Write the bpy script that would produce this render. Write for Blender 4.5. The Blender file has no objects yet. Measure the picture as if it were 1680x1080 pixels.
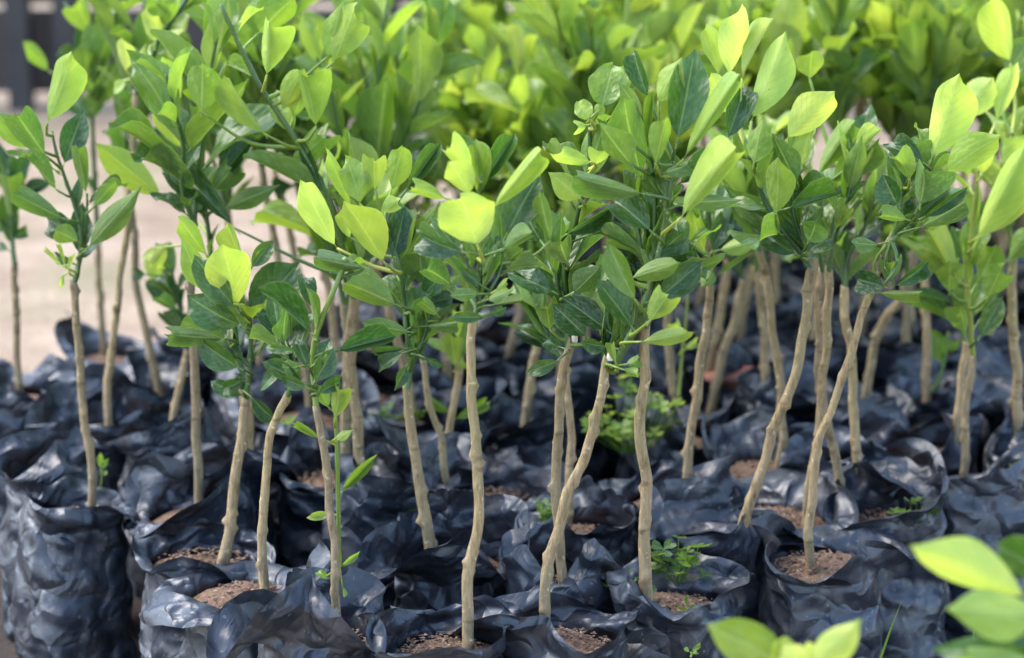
import bpy, math, random
import numpy as np
from mathutils import Vector, Matrix

# ------------------------------------------------------------------ camera, sky, sun, exposure
SC = bpy.context.scene
COL = SC.collection
W0, H0 = 1680.0, 1080.0
PITCH = math.radians(15.0)
CAM_H = 0.955
FPX = W0 * 85.0 / 36.0
SOIL = 0.16

cam_d = bpy.data.cameras.new('camera')
cam_d.lens = 85.0
cam_d.sensor_width = 36.0
cam_d.clip_start = 0.05
cam_d.clip_end = 200.0
cam_d.dof.use_dof = True
cam_d.dof.focus_distance = 2.07
cam_d.dof.aperture_fstop = 4.6
cam = bpy.data.objects.new('camera', cam_d)
COL.objects.link(cam)
cam.location = (0, 0, CAM_H)
cam.rotation_euler = (math.radians(90) - PITCH, 0, 0)
SC.camera = cam

SUN_EL, SUN_AZ = math.radians(56), math.radians(286)      # azimuth from +Y (away from the camera) towards +X
world = bpy.data.worlds.new('World')
SC.world = world
world.use_nodes = True
wn = world.node_tree
sky = wn.nodes.new('ShaderNodeTexSky')
sky.sky_type = 'NISHITA'
sky.sun_disc = False
sky.sun_elevation = SUN_EL
sky.sun_rotation = SUN_AZ
sky.air_density = 1.0
sky.dust_density = 1.0
sky.ozone_density = 1.0
bgn = wn.nodes['Background']
bgn.inputs['Strength'].default_value = 0.15
wn.links.new(sky.outputs[0], bgn.inputs['Color'])

sun_d = bpy.data.lights.new('sun', 'SUN')
sun_d.energy = 1.3
sun_d.angle = math.radians(42)
sun_d.color = (1.0, 0.95, 0.87)
sun = bpy.data.objects.new('sun', sun_d)
COL.objects.link(sun)
sdir = Vector((math.sin(SUN_AZ) * math.cos(SUN_EL), math.cos(SUN_AZ) * math.cos(SUN_EL), math.sin(SUN_EL)))
sun.rotation_euler = sdir.to_track_quat('Z', 'Y').to_euler()
sun.location = sdir * 10

SC.view_settings.view_transform = 'Standard'
SC.view_settings.look = 'None'
SC.view_settings.gamma = 1.0
SC.view_settings.use_curve_mapping = False
SC.view_settings.exposure = 2.28
SC.cycles.max_bounces = 4
SC.cycles.diffuse_bounces = 3
SC.cycles.glossy_bounces = 2
SC.cycles.transmission_bounces = 4
SC.cycles.caustics_reflective = False
SC.cycles.caustics_refractive = False

# ------------------------------------------------------------------ helpers
CP, SP = math.cos(PITCH), math.sin(PITCH)

def ray(px, py):
    a, b = (px - W0 / 2) / FPX, (H0 / 2 - py) / FPX
    return np.array([a, CP + b * SP, -SP + b * CP])

def on_z(px, py, z=SOIL):
    r = ray(px, py); t = (z - CAM_H) / r[2]
    return np.array([0, 0, CAM_H]) + r * t

def on_y(px, py, Y):
    r = ray(px, py); t = Y / r[1]
    return np.array([0, 0, CAM_H]) + r * t

def pxscale(p):            # pixels of the photograph per metre at a point
    return FPX / (p[1] * CP - (p[2] - CAM_H) * SP)

def to_px(p):
    d = pxscale(p)
    return (W0 / 2 + p[0] * d, H0 / 2 - ((p[1]) * SP + (p[2] - CAM_H) * CP) * d)

def tag(o, label=None, cat=None, group=None, kind=None):
    if label: o['label'] = label
    if cat: o['category'] = cat
    if group: o['group'] = group
    if kind: o['kind'] = kind
    return o

def empty(name, loc):
    o = bpy.data.objects.new(name, None)
    o.empty_display_size = 0.03
    COL.objects.link(o); o.location = loc
    return o

def obj(name, mesh, parent=None, offset=None):
    o = bpy.data.objects.new(name, mesh)
    COL.objects.link(o)
    if parent is not None:
        o.parent = parent
    if offset is not None:
        o.location = offset
    return o

def mesh_of(name, verts, faces, mat, smooth=True, uvs=None):
    me = bpy.data.meshes.new(name)
    me.from_pydata([tuple(map(float, v)) for v in verts], [], faces)
    if smooth:
        me.polygons.foreach_set('use_smooth', [True] * len(me.polygons))
    if uvs is not None:
        ul = me.uv_layers.new(name='UVMap')
        li = np.empty(len(me.loops), dtype=np.int32)
        me.loops.foreach_get('vertex_index', li)
        ul.data.foreach_set('uv', np.asarray(uvs, dtype=np.float32)[li].ravel())
    me.materials.append(mat)
    me.update()
    return me

def grid_faces(m, n, closed):
    f = []
    for j in range(m - 1):
        for i in range(n if closed else n - 1):
            k = (i + 1) % n
            f.append((j * n + i, j * n + k, (j + 1) * n + k, (j + 1) * n + i))
    return f

def tri_noise(u, v, P, seed):        # faceted noise: u periodic with P cells, v open
    rng = np.random.RandomState(seed)
    Q = 80
    lat = rng.uniform(-1, 1, (P, Q))
    u = u % P
    iu = np.floor(u).astype(int); fu = u - iu
    v = v + 20.0
    iv = np.floor(v).astype(int); fv = v - iv
    iu %= P; iu1 = (iu + 1) % P; iv %= Q; iv1 = (iv + 1) % Q
    a, b, c, d = lat[iu, iv], lat[iu1, iv], lat[iu, iv1], lat[iu1, iv1]
    lo = a + fu * (b - a) + fv * (c - a)
    hi = d + (1 - fu) * (c - d) + (1 - fv) * (b - d)
    return np.where(fu + fv < 1, lo, hi)

# ------------------------------------------------------------------ materials
def new_mat(name):
    m = bpy.data.materials.new(name)
    m.use_nodes = True
    nt = m.node_tree
    nt.nodes.clear()
    out = nt.nodes.new('ShaderNodeOutputMaterial')
    return m, nt, out

class NT:
    def __init__(s, nt): s.nt = nt
    def n(s, t, **kw):
        x = s.nt.nodes.new(t)
        for k, v in kw.items():
            setattr(x, k, v)
        return x
    def l(s, a, b): s.nt.links.new(a, b)
    def val(s, sock, v):
        if hasattr(v, 'node'): s.l(v, sock)
        else: sock.default_value = v
    def math(s, op, a, b=None, c=None, clamp=False):
        x = s.n('ShaderNodeMath', operation=op, use_clamp=clamp)
        s.val(x.inputs[0], a)
        if b is not None: s.val(x.inputs[1], b)
        if c is not None: s.val(x.inputs[2], c)
        return x.outputs[0]
    def mix(s, f, a, b, blend='MIX'):
        x = s.n('ShaderNodeMix', data_type='RGBA', blend_type=blend)
        s.val(x.inputs[0], f); s.val(x.inputs[6], a); s.val(x.inputs[7], b)
        return x.outputs[2]
    def noise(s, vec, scale, detail=3, rough=0.55, dist=0.0):
        x = s.n('ShaderNodeTexNoise')
        if vec is not None: s.l(vec, x.inputs['Vector'])
        x.inputs['Scale'].default_value = scale
        x.inputs['Detail'].default_value = detail
        x.inputs['Roughness'].default_value = rough
        x.inputs['Distortion'].default_value = dist
        return x.outputs['Fac']
    def ramp(s, f, stops):
        x = s.n('ShaderNodeValToRGB')
        cr = x.color_ramp
        while len(cr.elements) < len(stops): cr.elements.new(0.5)
        for e, (p, c) in zip(cr.elements, stops):
            e.position = p
            e.color = (c, c, c, 1) if not hasattr(c, '__len__') else (*c[:3], 1)
        s.l(f, x.inputs[0])
        return x.outputs[0]
    def bump(s, h, strength, dist, normal=None):
        x = s.n('ShaderNodeBump')
        x.inputs['Strength'].default_value = strength
        x.inputs['Distance'].default_value = dist
        s.l(h, x.inputs['Height'])
        if normal is not None: s.l(normal, x.inputs['Normal'])
        return x.outputs[0]

def bsdf(t, color, rough, spec=0.5, normal=None, coat=None):
    b = t.n('ShaderNodeBsdfPrincipled')
    t.val(b.inputs['Base Color'], color)
    t.val(b.inputs['Roughness'], rough)
    t.val(b.inputs['Specular IOR Level'], spec)
    if normal is not None: t.l(normal, b.inputs['Normal'])
    return b

def mat_leaf():
    m, nt, out = new_mat('leaf_blade'); t = NT(nt)
    uv = t.n('ShaderNodeUVMap').outputs[0]
    sep = t.n('ShaderNodeSeparateXYZ'); t.l(uv, sep.inputs[0])
    U, V = sep.outputs[0], sep.outputs[1]
    au = t.math('ABSOLUTE', t.math('SUBTRACT', U, 0.5))             # 0 at the midrib, 0.5 at the margin
    info = t.n('ShaderNodeObjectInfo')
    base = info.outputs['Color']
    tc = t.n('ShaderNodeTexCoord').outputs['Object']
    off = t.n('ShaderNodeVectorMath', operation='ADD')
    rv = t.n('ShaderNodeCombineXYZ')
    for i, k in enumerate((37.0, 91.0, 53.0)):
        t.l(t.math('MULTIPLY', info.outputs['Random'], k), rv.inputs[i])
    t.l(tc, off.inputs[0]); t.l(rv.outputs[0], off.inputs[1])
    P = off.outputs[0]
    big = t.noise(P, 2.2, 1, 0.6)
    fine = t.noise(P, 9.0, 2, 0.65)
    rib = t.ramp(au, [(0.0, 1.0), (0.022, 0.8), (0.04, 0.0)])
    vein_c = t.math('SINE', t.math('MULTIPLY', t.math('SUBTRACT', V, t.math('MULTIPLY', au, 0.42)), 62.0))
    vein = t.math('POWER', t.math('MULTIPLY_ADD', vein_c, 0.5, 0.5), 9.0)
    margin = t.ramp(au, [(0.0, 0.0), (0.468, 0.0), (0.5, 1.0)])
    dark = t.mix(1.0, base, (0.72, 0.80, 0.72, 1), 'MULTIPLY')
    lite = t.mix(1.0, base, (1.30, 1.18, 1.1, 1), 'MULTIPLY')
    up = t.mix(t.ramp(big, [(0.3, 0.0), (0.7, 1.0)]), dark, lite)
    pale = t.mix(0.55, base, (0.42, 0.52, 0.13, 1))
    up = t.mix(t.math('MULTIPLY', rib, 0.55), up, pale)
    up = t.mix(t.math('MULTIPLY', t.math('MULTIPLY', vein, fine), 0.34), up, pale)
    up = t.mix(t.math('MULTIPLY', margin, 0.38), up, pale)
    # pale mineral spots and yellow mottling on a few leaves
    spot = t.ramp(t.noise(P, 5.0, 2, 0.5), [(0.0, 0.0), (0.60, 0.0), (0.75, 0.7)])
    sel = t.ramp(info.outputs['Random'], [(0.0, 1.0), (0.05, 1.0), (0.08, 0.0)])
    up = t.mix(t.math('MULTIPLY', spot, sel), up, (0.26, 0.32, 0.05, 1))
    fleck = t.ramp(t.noise(P, 13.0, 1, 0.5), [(0.0, 0.0), (0.735, 0.0), (0.76, 0.75)])
    fsel = t.ramp(info.outputs['Random'], [(0.0, 0.0), (0.55, 0.0), (0.6, 1.0)])
    up = t.mix(t.math('MULTIPLY', fleck, fsel), up, (0.16, 0.13, 0.05, 1))
    dust = t.ramp(fine, [(0.0, 0.0), (0.5, 0.0), (0.8, 0.22)])
    up = t.mix(dust, up, (0.30, 0.38, 0.24, 1))
    # underside: paler and duller
    lo = t.mix(0.27, t.mix(1.0, up, (1.5, 1.35, 1.25, 1), 'MULTIPLY'), (0.25, 0.345, 0.12, 1))
    lo = t.mix(t.math('MULTIPLY', rib, 0.45), lo, (0.40, 0.50, 0.18, 1))
    bf = t.n('ShaderNodeNewGeometry').outputs['Backfacing']
    colr = t.mix(bf, up, lo)
    rough = t.math('MULTIPLY_ADD', bf, 0.2, t.math('MULTIPLY_ADD', fine, 0.25, 0.2))
    hgt = t.math('ADD', t.math('MULTIPLY', rib, -0.6), t.math('MULTIPLY', t.noise(P, 6.0, 1, 0.5), 1.6))
    nrm = t.bump(hgt, 0.16, 0.012)
    b = bsdf(t, colr, rough, 0.5, nrm)
    tr = t.n('ShaderNodeBsdfTranslucent')
    tcol = t.mix(1.0, t.mix(0.75, base, up), (1.65, 1.6, 0.8, 1), 'MULTIPLY')
    tcol = t.mix(t.math('MULTIPLY', vein, 0.5), tcol, base)
    t.l(tcol, tr.inputs['Color'])
    ms = t.n('ShaderNodeMixShader'); ms.inputs[0].default_value = 0.46
    t.l(b.outputs[0], ms.inputs[1]); t.l(tr.outputs[0], ms.inputs[2])
    t.l(ms.outputs[0], out.inputs[0])
    return m

def mat_bark():
    m, nt, out = new_mat('woody_stem_bark'); t = NT(nt)
    tc = t.n('ShaderNodeTexCoord').outputs['Object']
    info = t.n('ShaderNodeObjectInfo')
    sep = t.n('ShaderNodeSeparateXYZ'); t.l(tc, sep.inputs[0])
    mp = t.n('ShaderNodeMapping'); t.l(tc, mp.inputs[0]); mp.inputs['Scale'].default_value = (1, 1, 0.16)
    streak = t.noise(mp.outputs[0], 300, 4, 0.7)
    blotch = t.noise(tc, 38, 4, 0.65)
    c = t.mix(t.ramp(streak, [(0.3, 0.0), (0.7, 1.0)]), (0.13, 0.088, 0.044, 1), (0.49, 0.36, 0.195, 1))
    c = t.mix(t.ramp(blotch, [(0.40, 0.0), (0.60, 0.7)]), c, (0.36, 0.275, 0.165, 1))
    c = t.mix(t.ramp(blotch, [(0.58, 0.0), (0.70, 0.6)]), c, (0.19, 0.13, 0.07, 1))
    # younger, greener wood towards the top; every stem differs
    top = t.math('MULTIPLY', t.ramp(sep.outputs[2], [(0.10, 0.0), (0.32, 1.0)]), t.ramp(t.noise(mp.outputs[0], 60, 3, 0.6), [(0.42, 0.0), (0.62, 0.75)]))
    c = t.mix(t.math('MULTIPLY', top, t.math('MULTIPLY_ADD', info.outputs['Random'], 0.9, 0.1)), c, (0.15, 0.185, 0.05, 1))
    # leaf scars: narrow bands round the stem
    zr = t.n('ShaderNodeCombineXYZ'); t.l(t.math('ADD', sep.outputs[2], t.math('MULTIPLY', info.outputs['Random'], 5.0)), zr.inputs[2])
    t.l(t.math('MULTIPLY', sep.outputs[0], 0.25), zr.inputs[0])
    band = t.ramp(t.noise(zr.outputs[0], 95, 1, 0.5), [(0.64, 0.0), (0.70, 0.6)])
    c = t.mix(band, c, (0.13, 0.08, 0.042, 1))
    pale = t.ramp(t.noise(tc, 170, 1, 0.5), [(0.68, 0.0), (0.74, 0.7)])
    c = t.mix(pale, c, (0.62, 0.51, 0.32, 1))
    mul = t.mix(info.outputs['Random'], (0.66, 0.66, 0.66, 1), (1.08, 1.03, 0.96, 1))
    c = t.mix(1.0, c, mul, 'MULTIPLY')
    nrm = t.bump(t.math('ADD', streak, t.math('MULTIPLY', blotch, 0.8)), 0.9, 0.003)
    b = bsdf(t, c, 0.75, 0.3, nrm)
    t.l(b.outputs[0], out.inputs[0])
    return m

def mat_shoot():
    m, nt, out = new_mat('green_shoot_skin'); t = NT(nt)
    tc = t.n('ShaderNodeTexCoord').outputs['Object']
    info = t.n('ShaderNodeObjectInfo')
    mp = t.n('ShaderNodeMapping'); t.l(tc, mp.inputs[0]); mp.inputs['Scale'].default_value = (1, 1, 0.2)
    s = t.noise(mp.outputs[0], 220, 3, 0.6)
    c = t.mix(s, t.mix(1.0, info.outputs['Color'], (0.6, 0.65, 0.6, 1), 'MULTIPLY'), t.mix(1.0, info.outputs['Color'], (1.4, 1.3, 1.2, 1), 'MULTIPLY'))
    c = t.mix(t.ramp(t.noise(tc, 300, 2, 0.5), [(0.66, 0.0), (0.74, 0.6)]), c, (0.42, 0.40, 0.18, 1))
    b = bsdf(t, c, 0.42, 0.5, t.bump(s, 0.3, 0.001))
    t.l(b.outputs[0], out.inputs[0])
    return m

def mat_film():
    m, nt, out = new_mat('black_polythene'); t = NT(nt)
    tc = t.n('ShaderNodeTexCoord').outputs['Object']
    info = t.n('ShaderNodeObjectInfo')
    off = t.n('ShaderNodeVectorMath', operation='ADD'); t.l(tc, off.inputs[0])
    rv = t.n('ShaderNodeCombineXYZ')
    for i, k in enumerate((7.0, 3.0, 5.0)):
        t.l(t.math('MULTIPLY', info.outputs['Random'], k), rv.inputs[i])
    t.l(rv.outputs[0], off.inputs[1]); P = off.outputs[0]
    d1 = t.noise(P, 20, 3, 0.6)
    d2 = t.noise(P, 110, 3, 0.65, 0.5)
    dust = t.math('MULTIPLY', t.ramp(d1, [(0.46, 0.0), (0.72, 1.0)]), t.ramp(d2, [(0.35, 0.0), (0.7, 1.0)]))
    c = t.mix(d1, (0.007, 0.010, 0.016, 1), (0.032, 0.040, 0.058, 1))
    c = t.mix(t.math('MULTIPLY', dust, 0.40), c, (0.20, 0.175, 0.145, 1))
    speck = t.ramp(t.noise(P, 260, 1, 0.5), [(0.70, 0.0), (0.75, 0.4)])
    c = t.mix(speck, c, (0.28, 0.25, 0.21, 1))
    rough = t.math('MULTIPLY_ADD', dust, 0.2, t.math('MULTIPLY_ADD', d2, 0.24, 0.32))
    # crumpled film: flat facets meeting in sharp creases (triangle waves along warped directions)
    wn_ = t.n('ShaderNodeTexNoise'); wn_.inputs['Scale'].default_value = 26; wn_.inputs['Detail'].default_value = 1; t.l(P, wn_.inputs['Vector'])
    wp = t.n('ShaderNodeVectorMath', operation='MULTIPLY_ADD')
    t.l(wn_.outputs['Color'], wp.inputs[0]); wp.inputs[1].default_value = (0.07, 0.07, 0.07); t.l(P, wp.inputs[2])
    h = None
    for d, per, sl in (((0.3, 0.2, 0.93), 0.026, 0.26), ((0.75, -0.5, 0.42), 0.047, 0.27), ((-0.45, 0.75, 0.5), 0.034, 0.23), ((0.6, 0.6, -0.55), 0.012, 0.10), ((-0.8, -0.15, 0.6), 0.006, 0.045)):
        dn = t.n('ShaderNodeVectorMath', operation='DOT_PRODUCT'); t.l(wp.outputs[0], dn.inputs[0]); dn.inputs[1].default_value = d
        w = t.math('MULTIPLY', t.math('PINGPONG', dn.outputs['Value'], per), sl)
        h = w if h is None else t.math('ADD', h, w)
    nrm = t.bump(h, 1.0, 1.0)
    b = bsdf(t, c, rough, 0.7, nrm)
    t.l(b.outputs[0], out.inputs[0])
    return m

def mat_soil():
    m, nt, out = new_mat('potting_soil'); t = NT(nt)
    tc = t.n('ShaderNodeTexCoord').outputs['Object']
    a = t.noise(tc, 160, 5, 0.7); b_ = t.noise(tc, 28, 4, 0.6)
    c = t.mix(a, (0.06, 0.035, 0.025, 1), (0.34, 0.215, 0.15, 1))
    c = t.mix(t.ramp(b_, [(0.55, 0.0), (0.72, 0.6)]), c, (0.16, 0.15, 0.035, 1))
    c = t.mix(t.ramp(t.noise(tc, 330, 2, 0.5), [(0.66, 0.0), (0.7, 0.8)]), c, (0.42, 0.31, 0.22, 1))
    b = bsdf(t, c, 0.95, 0.2, t.bump(a, 1.0, 0.006))
    t.l(b.outputs[0], out.inputs[0])
    return m

def mat_chip():
    m, nt, out = new_mat('bark_chips'); t = NT(nt)
    tc = t.n('ShaderNodeTexCoord').outputs['Object']
    a = t.noise(tc, 120, 2, 0.5); f = t.noise(tc, 600, 3, 0.6)
    c = t.ramp(a, [(0.25, (0.06, 0.036, 0.025)), (0.5, (0.19, 0.12, 0.083)), (0.75, (0.40, 0.30, 0.22))])
    c = t.mix(f, c, t.mix(1.0, c, (0.6, 0.55, 0.5, 1), 'MULTIPLY'))
    b = bsdf(t, c, 0.85, 0.25)
    t.l(b.outputs[0], out.inputs[0])
    return m

def mat_ground():
    m, nt, out = new_mat('bare_earth_path'); t = NT(nt)
    tc = t.n('ShaderNodeTexCoord').outputs['Object']
    a = t.ramp(t.noise(tc, 5.5, 6, 0.7), [(0.32, 0.0), (0.66, 1.0)]); b_ = t.noise(tc, 2.1, 4, 0.6); f = t.noise(tc, 60, 5, 0.7)
    c = t.mix(a, (0.24, 0.168, 0.11, 1), (0.51, 0.39, 0.28, 1))
    c = t.mix(t.ramp(f, [(0.35, 0.5), (0.6, 0.0)]), c, (0.20, 0.15, 0.12, 1))
    c = t.mix(t.ramp(b_, [(0.50, 0.0), (0.66, 0.45)]), c, (0.25, 0.25, 0.13, 1))
    b = bsdf(t, c, 0.95, 0.2, t.bump(f, 0.8, 0.02))
    t.l(b.outputs[0], out.inputs[0])
    return m

def mat_plain(name, c1, c2, scale, rough=0.8, spec=0.3, stretch=(1, 1, 1), bumpd=0.002):
    m, nt, out = new_mat(name); t = NT(nt)
    tc = t.n('ShaderNodeTexCoord').outputs['Object']
    mp = t.n('ShaderNodeMapping'); t.l(tc, mp.inputs[0]); mp.inputs['Scale'].default_value = stretch
    f = t.noise(mp.outputs[0], scale, 5, 0.65)
    b = bsdf(t, t.mix(f, (*c1, 1), (*c2, 1)), rough, spec, t.bump(f, 0.6, bumpd))
    t.l(b.outputs[0], out.inputs[0])
    return m

M_LEAF, M_BARK, M_SHOOT = mat_leaf(), mat_bark(), mat_shoot()
M_FILM, M_SOIL, M_CHIP, M_GROUND = mat_film(), mat_soil(), mat_chip(), mat_ground()
M_CUT = mat_plain('cut_wood', (0.55, 0.47, 0.36), (0.75, 0.68, 0.58), 300)
M_PLANK = mat_plain('weathered_grey_board', (0.04, 0.034, 0.030), (0.11, 0.092, 0.08), 7, 0.85, 0.2, (1, 1, 6))
M_POST = mat_plain('dark_post', (0.028, 0.026, 0.026), (0.065, 0.06, 0.058), 9, 0.8)
M_CLAY = mat_plain('red_clay', (0.30, 0.11, 0.075), (0.46, 0.20, 0.14), 60, 0.9, 0.2)

# ------------------------------------------------------------------ setting: ground, fence
gm = mesh_of('ground', [(-40, -20, 0), (40, -20, 0), (40, 80, 0), (-40, 80, 0)], [(0, 1, 2, 3)], M_GROUND, False)
tag(obj('ground', gm), kind='structure')

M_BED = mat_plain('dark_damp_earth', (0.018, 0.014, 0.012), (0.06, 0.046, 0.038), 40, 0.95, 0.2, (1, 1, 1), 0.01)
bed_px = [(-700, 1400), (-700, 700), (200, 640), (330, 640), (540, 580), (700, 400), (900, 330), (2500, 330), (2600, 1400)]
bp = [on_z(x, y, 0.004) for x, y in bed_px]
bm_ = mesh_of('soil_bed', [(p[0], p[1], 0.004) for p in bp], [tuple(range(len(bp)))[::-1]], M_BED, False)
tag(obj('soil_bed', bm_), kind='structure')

def box_mesh(name, sx, sy, sz, mat, bev=0.0):
    x, y = sx / 2, sy / 2
    v = [(-x, -y, 0), (x, -y, 0), (x, y, 0), (-x, y, 0), (-x, -y, sz), (x, -y, sz), (x, y, sz), (-x, y, sz)]
    f = [(3, 2, 1, 0), (4, 5, 6, 7), (0, 1, 5, 4), (1, 2, 6, 5), (2, 3, 7, 6), (3, 0, 4, 7)]
    return mesh_of(name, v, f, mat, False)

FY = 5.6
fence = empty('board_fence', (0, FY, 0))
tag(fence, 'weathered grey board fence with dark posts across the bare path', 'fence')
pl = box_mesh('plank', 3.2, 0.025, 0.19, M_PLANK)
for seg in range(-1, 2):
    for k in range(5):
        p = obj('plank', pl, fence, (seg * 3.22 + 0.1, 0.01 * ((k + seg) % 2), 0.03 + k * 0.205))
po = box_mesh('post', 0.05, 0.06, 1.15, M_POST)
for x in (-3.4, -2.2, -1.13, -1.02, -0.62, -0.28, 0.29, 0.95, 1.6, 2.6, 3.5):
    obj('post', po, fence, (x, -0.075, 0))

# ------------------------------------------------------------------ leaves
def leaf_mesh(name, fold, curl, wave, twist, peak=0.85, seed=0, blunt=0.0, nl=11):
    rng = random.Random(seed)
    cross = (-1.0, -0.72, -0.36, 0.0, 0.36, 0.72, 1.0)
    verts, uvs, faces = [], [], []
    pet = 0.085
    ph = rng.uniform(0, 6.28)
    def spine(t):                                   # y, z and slope along the blade
        a = curl * t
        if abs(curl) < 1e-4: return t, 0.0, 0.0
        return math.sin(a) / curl, -(1 - math.cos(a)) / curl, -a
    for j in range(nl):
        t = j / (nl - 1)
        tt = pet + (1 - pet) * t
        w = 0.5 * (math.sin(math.pi * min(1, t) ** peak) ** (1.0 - 0.3 * blunt)) if 0 < t < 1 else 0.006
        if t > 0.78: w *= 1 - (0.35 - 0.35 * blunt) * ((t - 0.78) / 0.22)
        y, z, sl = spine(tt)
        tw = twist * (t - 0.2)
        for c in cross:
            x0 = c * w
            up = abs(c) ** 1.25 * w * math.tan(fold) * (0.55 + 0.45 * math.sin(math.pi * t)) + wave * abs(c) ** 2 * math.sin(t * 10.5 + ph + (1.7 if c > 0 else 0.0)) * 0.06
            x = x0 * math.cos(fold * 0.5)
            xr, ur = x * math.cos(tw) - up * math.sin(tw), x * math.sin(tw) + up * math.cos(tw)
            verts.append((xr, y - ur * math.sin(sl) * 1.0, z + ur * math.cos(sl)))
            uvs.append((0.5 + 0.5 * c, tt))
    n = len(cross)
    for j in range(nl - 1):
        for i in range(n - 1):
            faces.append((j * n + i, j * n + i + 1, (j + 1) * n + i + 1, (j + 1) * n + i))
    # petiole: a short three-sided stalk
    b0 = len(verts); y1, z1, _ = spine(pet + 0.02)
    for (yy, zz, r) in ((-0.03, 0.0, 0.017), (y1, z1 - 0.004, 0.012)):
        for k in range(4):
            a = math.pi / 2 * k
            verts.append((math.cos(a) * r, yy, zz + math.sin(a) * r)); uvs.append((0.5, 0.0))
    for k in range(4):
        faces.append((b0 + k, b0 + (k + 1) % 4, b0 + 4 + (k + 1) % 4, b0 + 4 + k))
    return mesh_of(name, verts, faces, M_LEAF, True, uvs)

LEAVES = []
for i, (fo, cu, wa, tw) in enumerate(((0.50, 0.45, 0.5, 0.1), (0.62, 0.9, 0.8, 0.3), (0.35, 0.4, 1.1, -0.3), (0.85, 0.6, 0.7, 0.35),
                                      (0.5, 1.3, 0.9, -0.4), (0.4, -0.45, 0.7, 0.3), (0.7, 0.25, 1.2, -0.45), (0.4, 0.8, 1.5, 0.55),
                                      (0.6, 1.1, 1.2, 0.15), (0.3, 0.7, 0.8, -0.7))):
    LEAVES.append(leaf_mesh('leaf', fo, cu, wa, tw, 0.80 + 0.04 * (i % 4), i))
LEAF_FLAT = [leaf_mesh('leaf', f_, c_, w_, t_, 0.86, 40 + i_) for i_, (f_, c_, w_, t_) in enumerate(((0.45, 0.45, 0.4, 0.15), (0.40, 0.7, 0.5, -0.2), (0.55, 0.3, 0.45, 0.2)))]
LEAF_FOLD = leaf_mesh('leaf', 0.95, 0.5, 0.6, 0.2, 0.84, 41)
LEAF_ROUND = leaf_mesh('leaf', 0.30, 0.6, 1.5, 0.1, 0.92, 42, 1.0)
LEAF_CURL = leaf_mesh('leaf', 0.5, 1.7, 0.6, 0.2, 0.86, 43)
KINDS = {'v': LEAF_FOLD, 'r': LEAF_ROUND, 'c': LEAF_CURL}

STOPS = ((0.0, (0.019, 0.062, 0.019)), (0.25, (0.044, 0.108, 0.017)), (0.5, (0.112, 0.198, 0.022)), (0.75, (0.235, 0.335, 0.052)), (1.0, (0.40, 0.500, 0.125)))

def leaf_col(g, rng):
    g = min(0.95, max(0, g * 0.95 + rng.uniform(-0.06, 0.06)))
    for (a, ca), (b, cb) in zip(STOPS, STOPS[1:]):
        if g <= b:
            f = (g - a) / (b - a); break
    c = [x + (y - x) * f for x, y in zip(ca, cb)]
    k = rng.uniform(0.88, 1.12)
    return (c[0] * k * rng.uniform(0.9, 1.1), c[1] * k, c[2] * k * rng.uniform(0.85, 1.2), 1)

def place_leaf(parent, origin, base, axis, normal, length, width, g, rng, mesh=None):
    y = Vector(axis).normalized()
    z = Vector(normal); z = (z - y * z.dot(y))
    if z.length < 1e-4: z = y.orthogonal()
    z.normalize(); x = y.cross(z)
    o = obj('leaf', mesh or rng.choice(LEAVES), parent)
    R = Matrix((x, y, z)).transposed().to_4x4()
    S = Matrix.Diagonal((width, length, 0.5 * (width + length * 0.6), 1))
    o.matrix_basis = Matrix.Translation(Vector(base) - Vector(origin)) @ R @ S
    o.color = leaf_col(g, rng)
    return o

def pinned_leaf(parent, origin, Y, spec, rng, sample=None):
    # base pixel, tip pixel, width in pixels, side shown, tone, then optional: depth in cm, kind, roll in degrees
    bx, by, tx, ty, w, side, g = spec[:7]
    dcm = spec[7] if len(spec) > 7 else (-1.5 if side == 'l' else 0.5)
    kind = spec[8] if len(spec) > 8 else None
    yb = Y + dcm / 100.0
    b = on_y(bx, by, yb); t = on_y(tx, ty, yb)
    L = np.linalg.norm(t - b)
    tilt = rng.uniform(0.15, 0.45) * L
    t = on_y(tx, ty, yb - tilt if side == 'l' else yb + tilt * (0.6 if ty < by else -0.9))
    ax = t - b; L = np.linalg.norm(ax)
    v = np.array([0, 0, CAM_H]) - (b + t) / 2; v /= np.linalg.norm(v)
    n = v if side == 'u' else -v
    roll = math.radians(spec[9]) if len(spec) > 9 else rng.uniform(-0.5, 0.5)
    n = Matrix.Rotation(roll, 3, Vector(ax).normalized()) @ Vector(n)
    if sample is not None:
        stalk(parent, origin, sample, b, ax, 0.0011 + 0.00035 * (w > 30), g, int(bx * 7 + by))
    width = w / pxscale(b) / max(0.7, math.cos(roll)) * (1.02 if g < .75 else .94)
    return place_leaf(parent, origin, b, ax, n, L * 1.06, width, g, rng, rng.choice(LEAF_FLAT) if kind == 'f' else KINDS.get(kind))

# ------------------------------------------------------------------ stems
def catmull(pts, step):
    pts = [np.asarray(p, float) for p in pts]
    P = [2 * pts[0] - pts[1]] + pts + [2 * pts[-1] - pts[-2]]
    out = []
    for i in range(1, len(P) - 2):
        n = max(2, int(np.linalg.norm(P[i + 1] - P[i]) / step))
        for k in range(n):
            t = k / n
            out.append(0.5 * ((2 * P[i]) + (-P[i - 1] + P[i + 1]) * t + (2 * P[i - 1] - 5 * P[i] + 4 * P[i + 1] - P[i + 2]) * t * t + (-P[i - 1] + 3 * P[i] - 3 * P[i + 1] + P[i + 2]) * t ** 3))
    out.append(pts[-1])
    return np.array(out)

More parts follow.
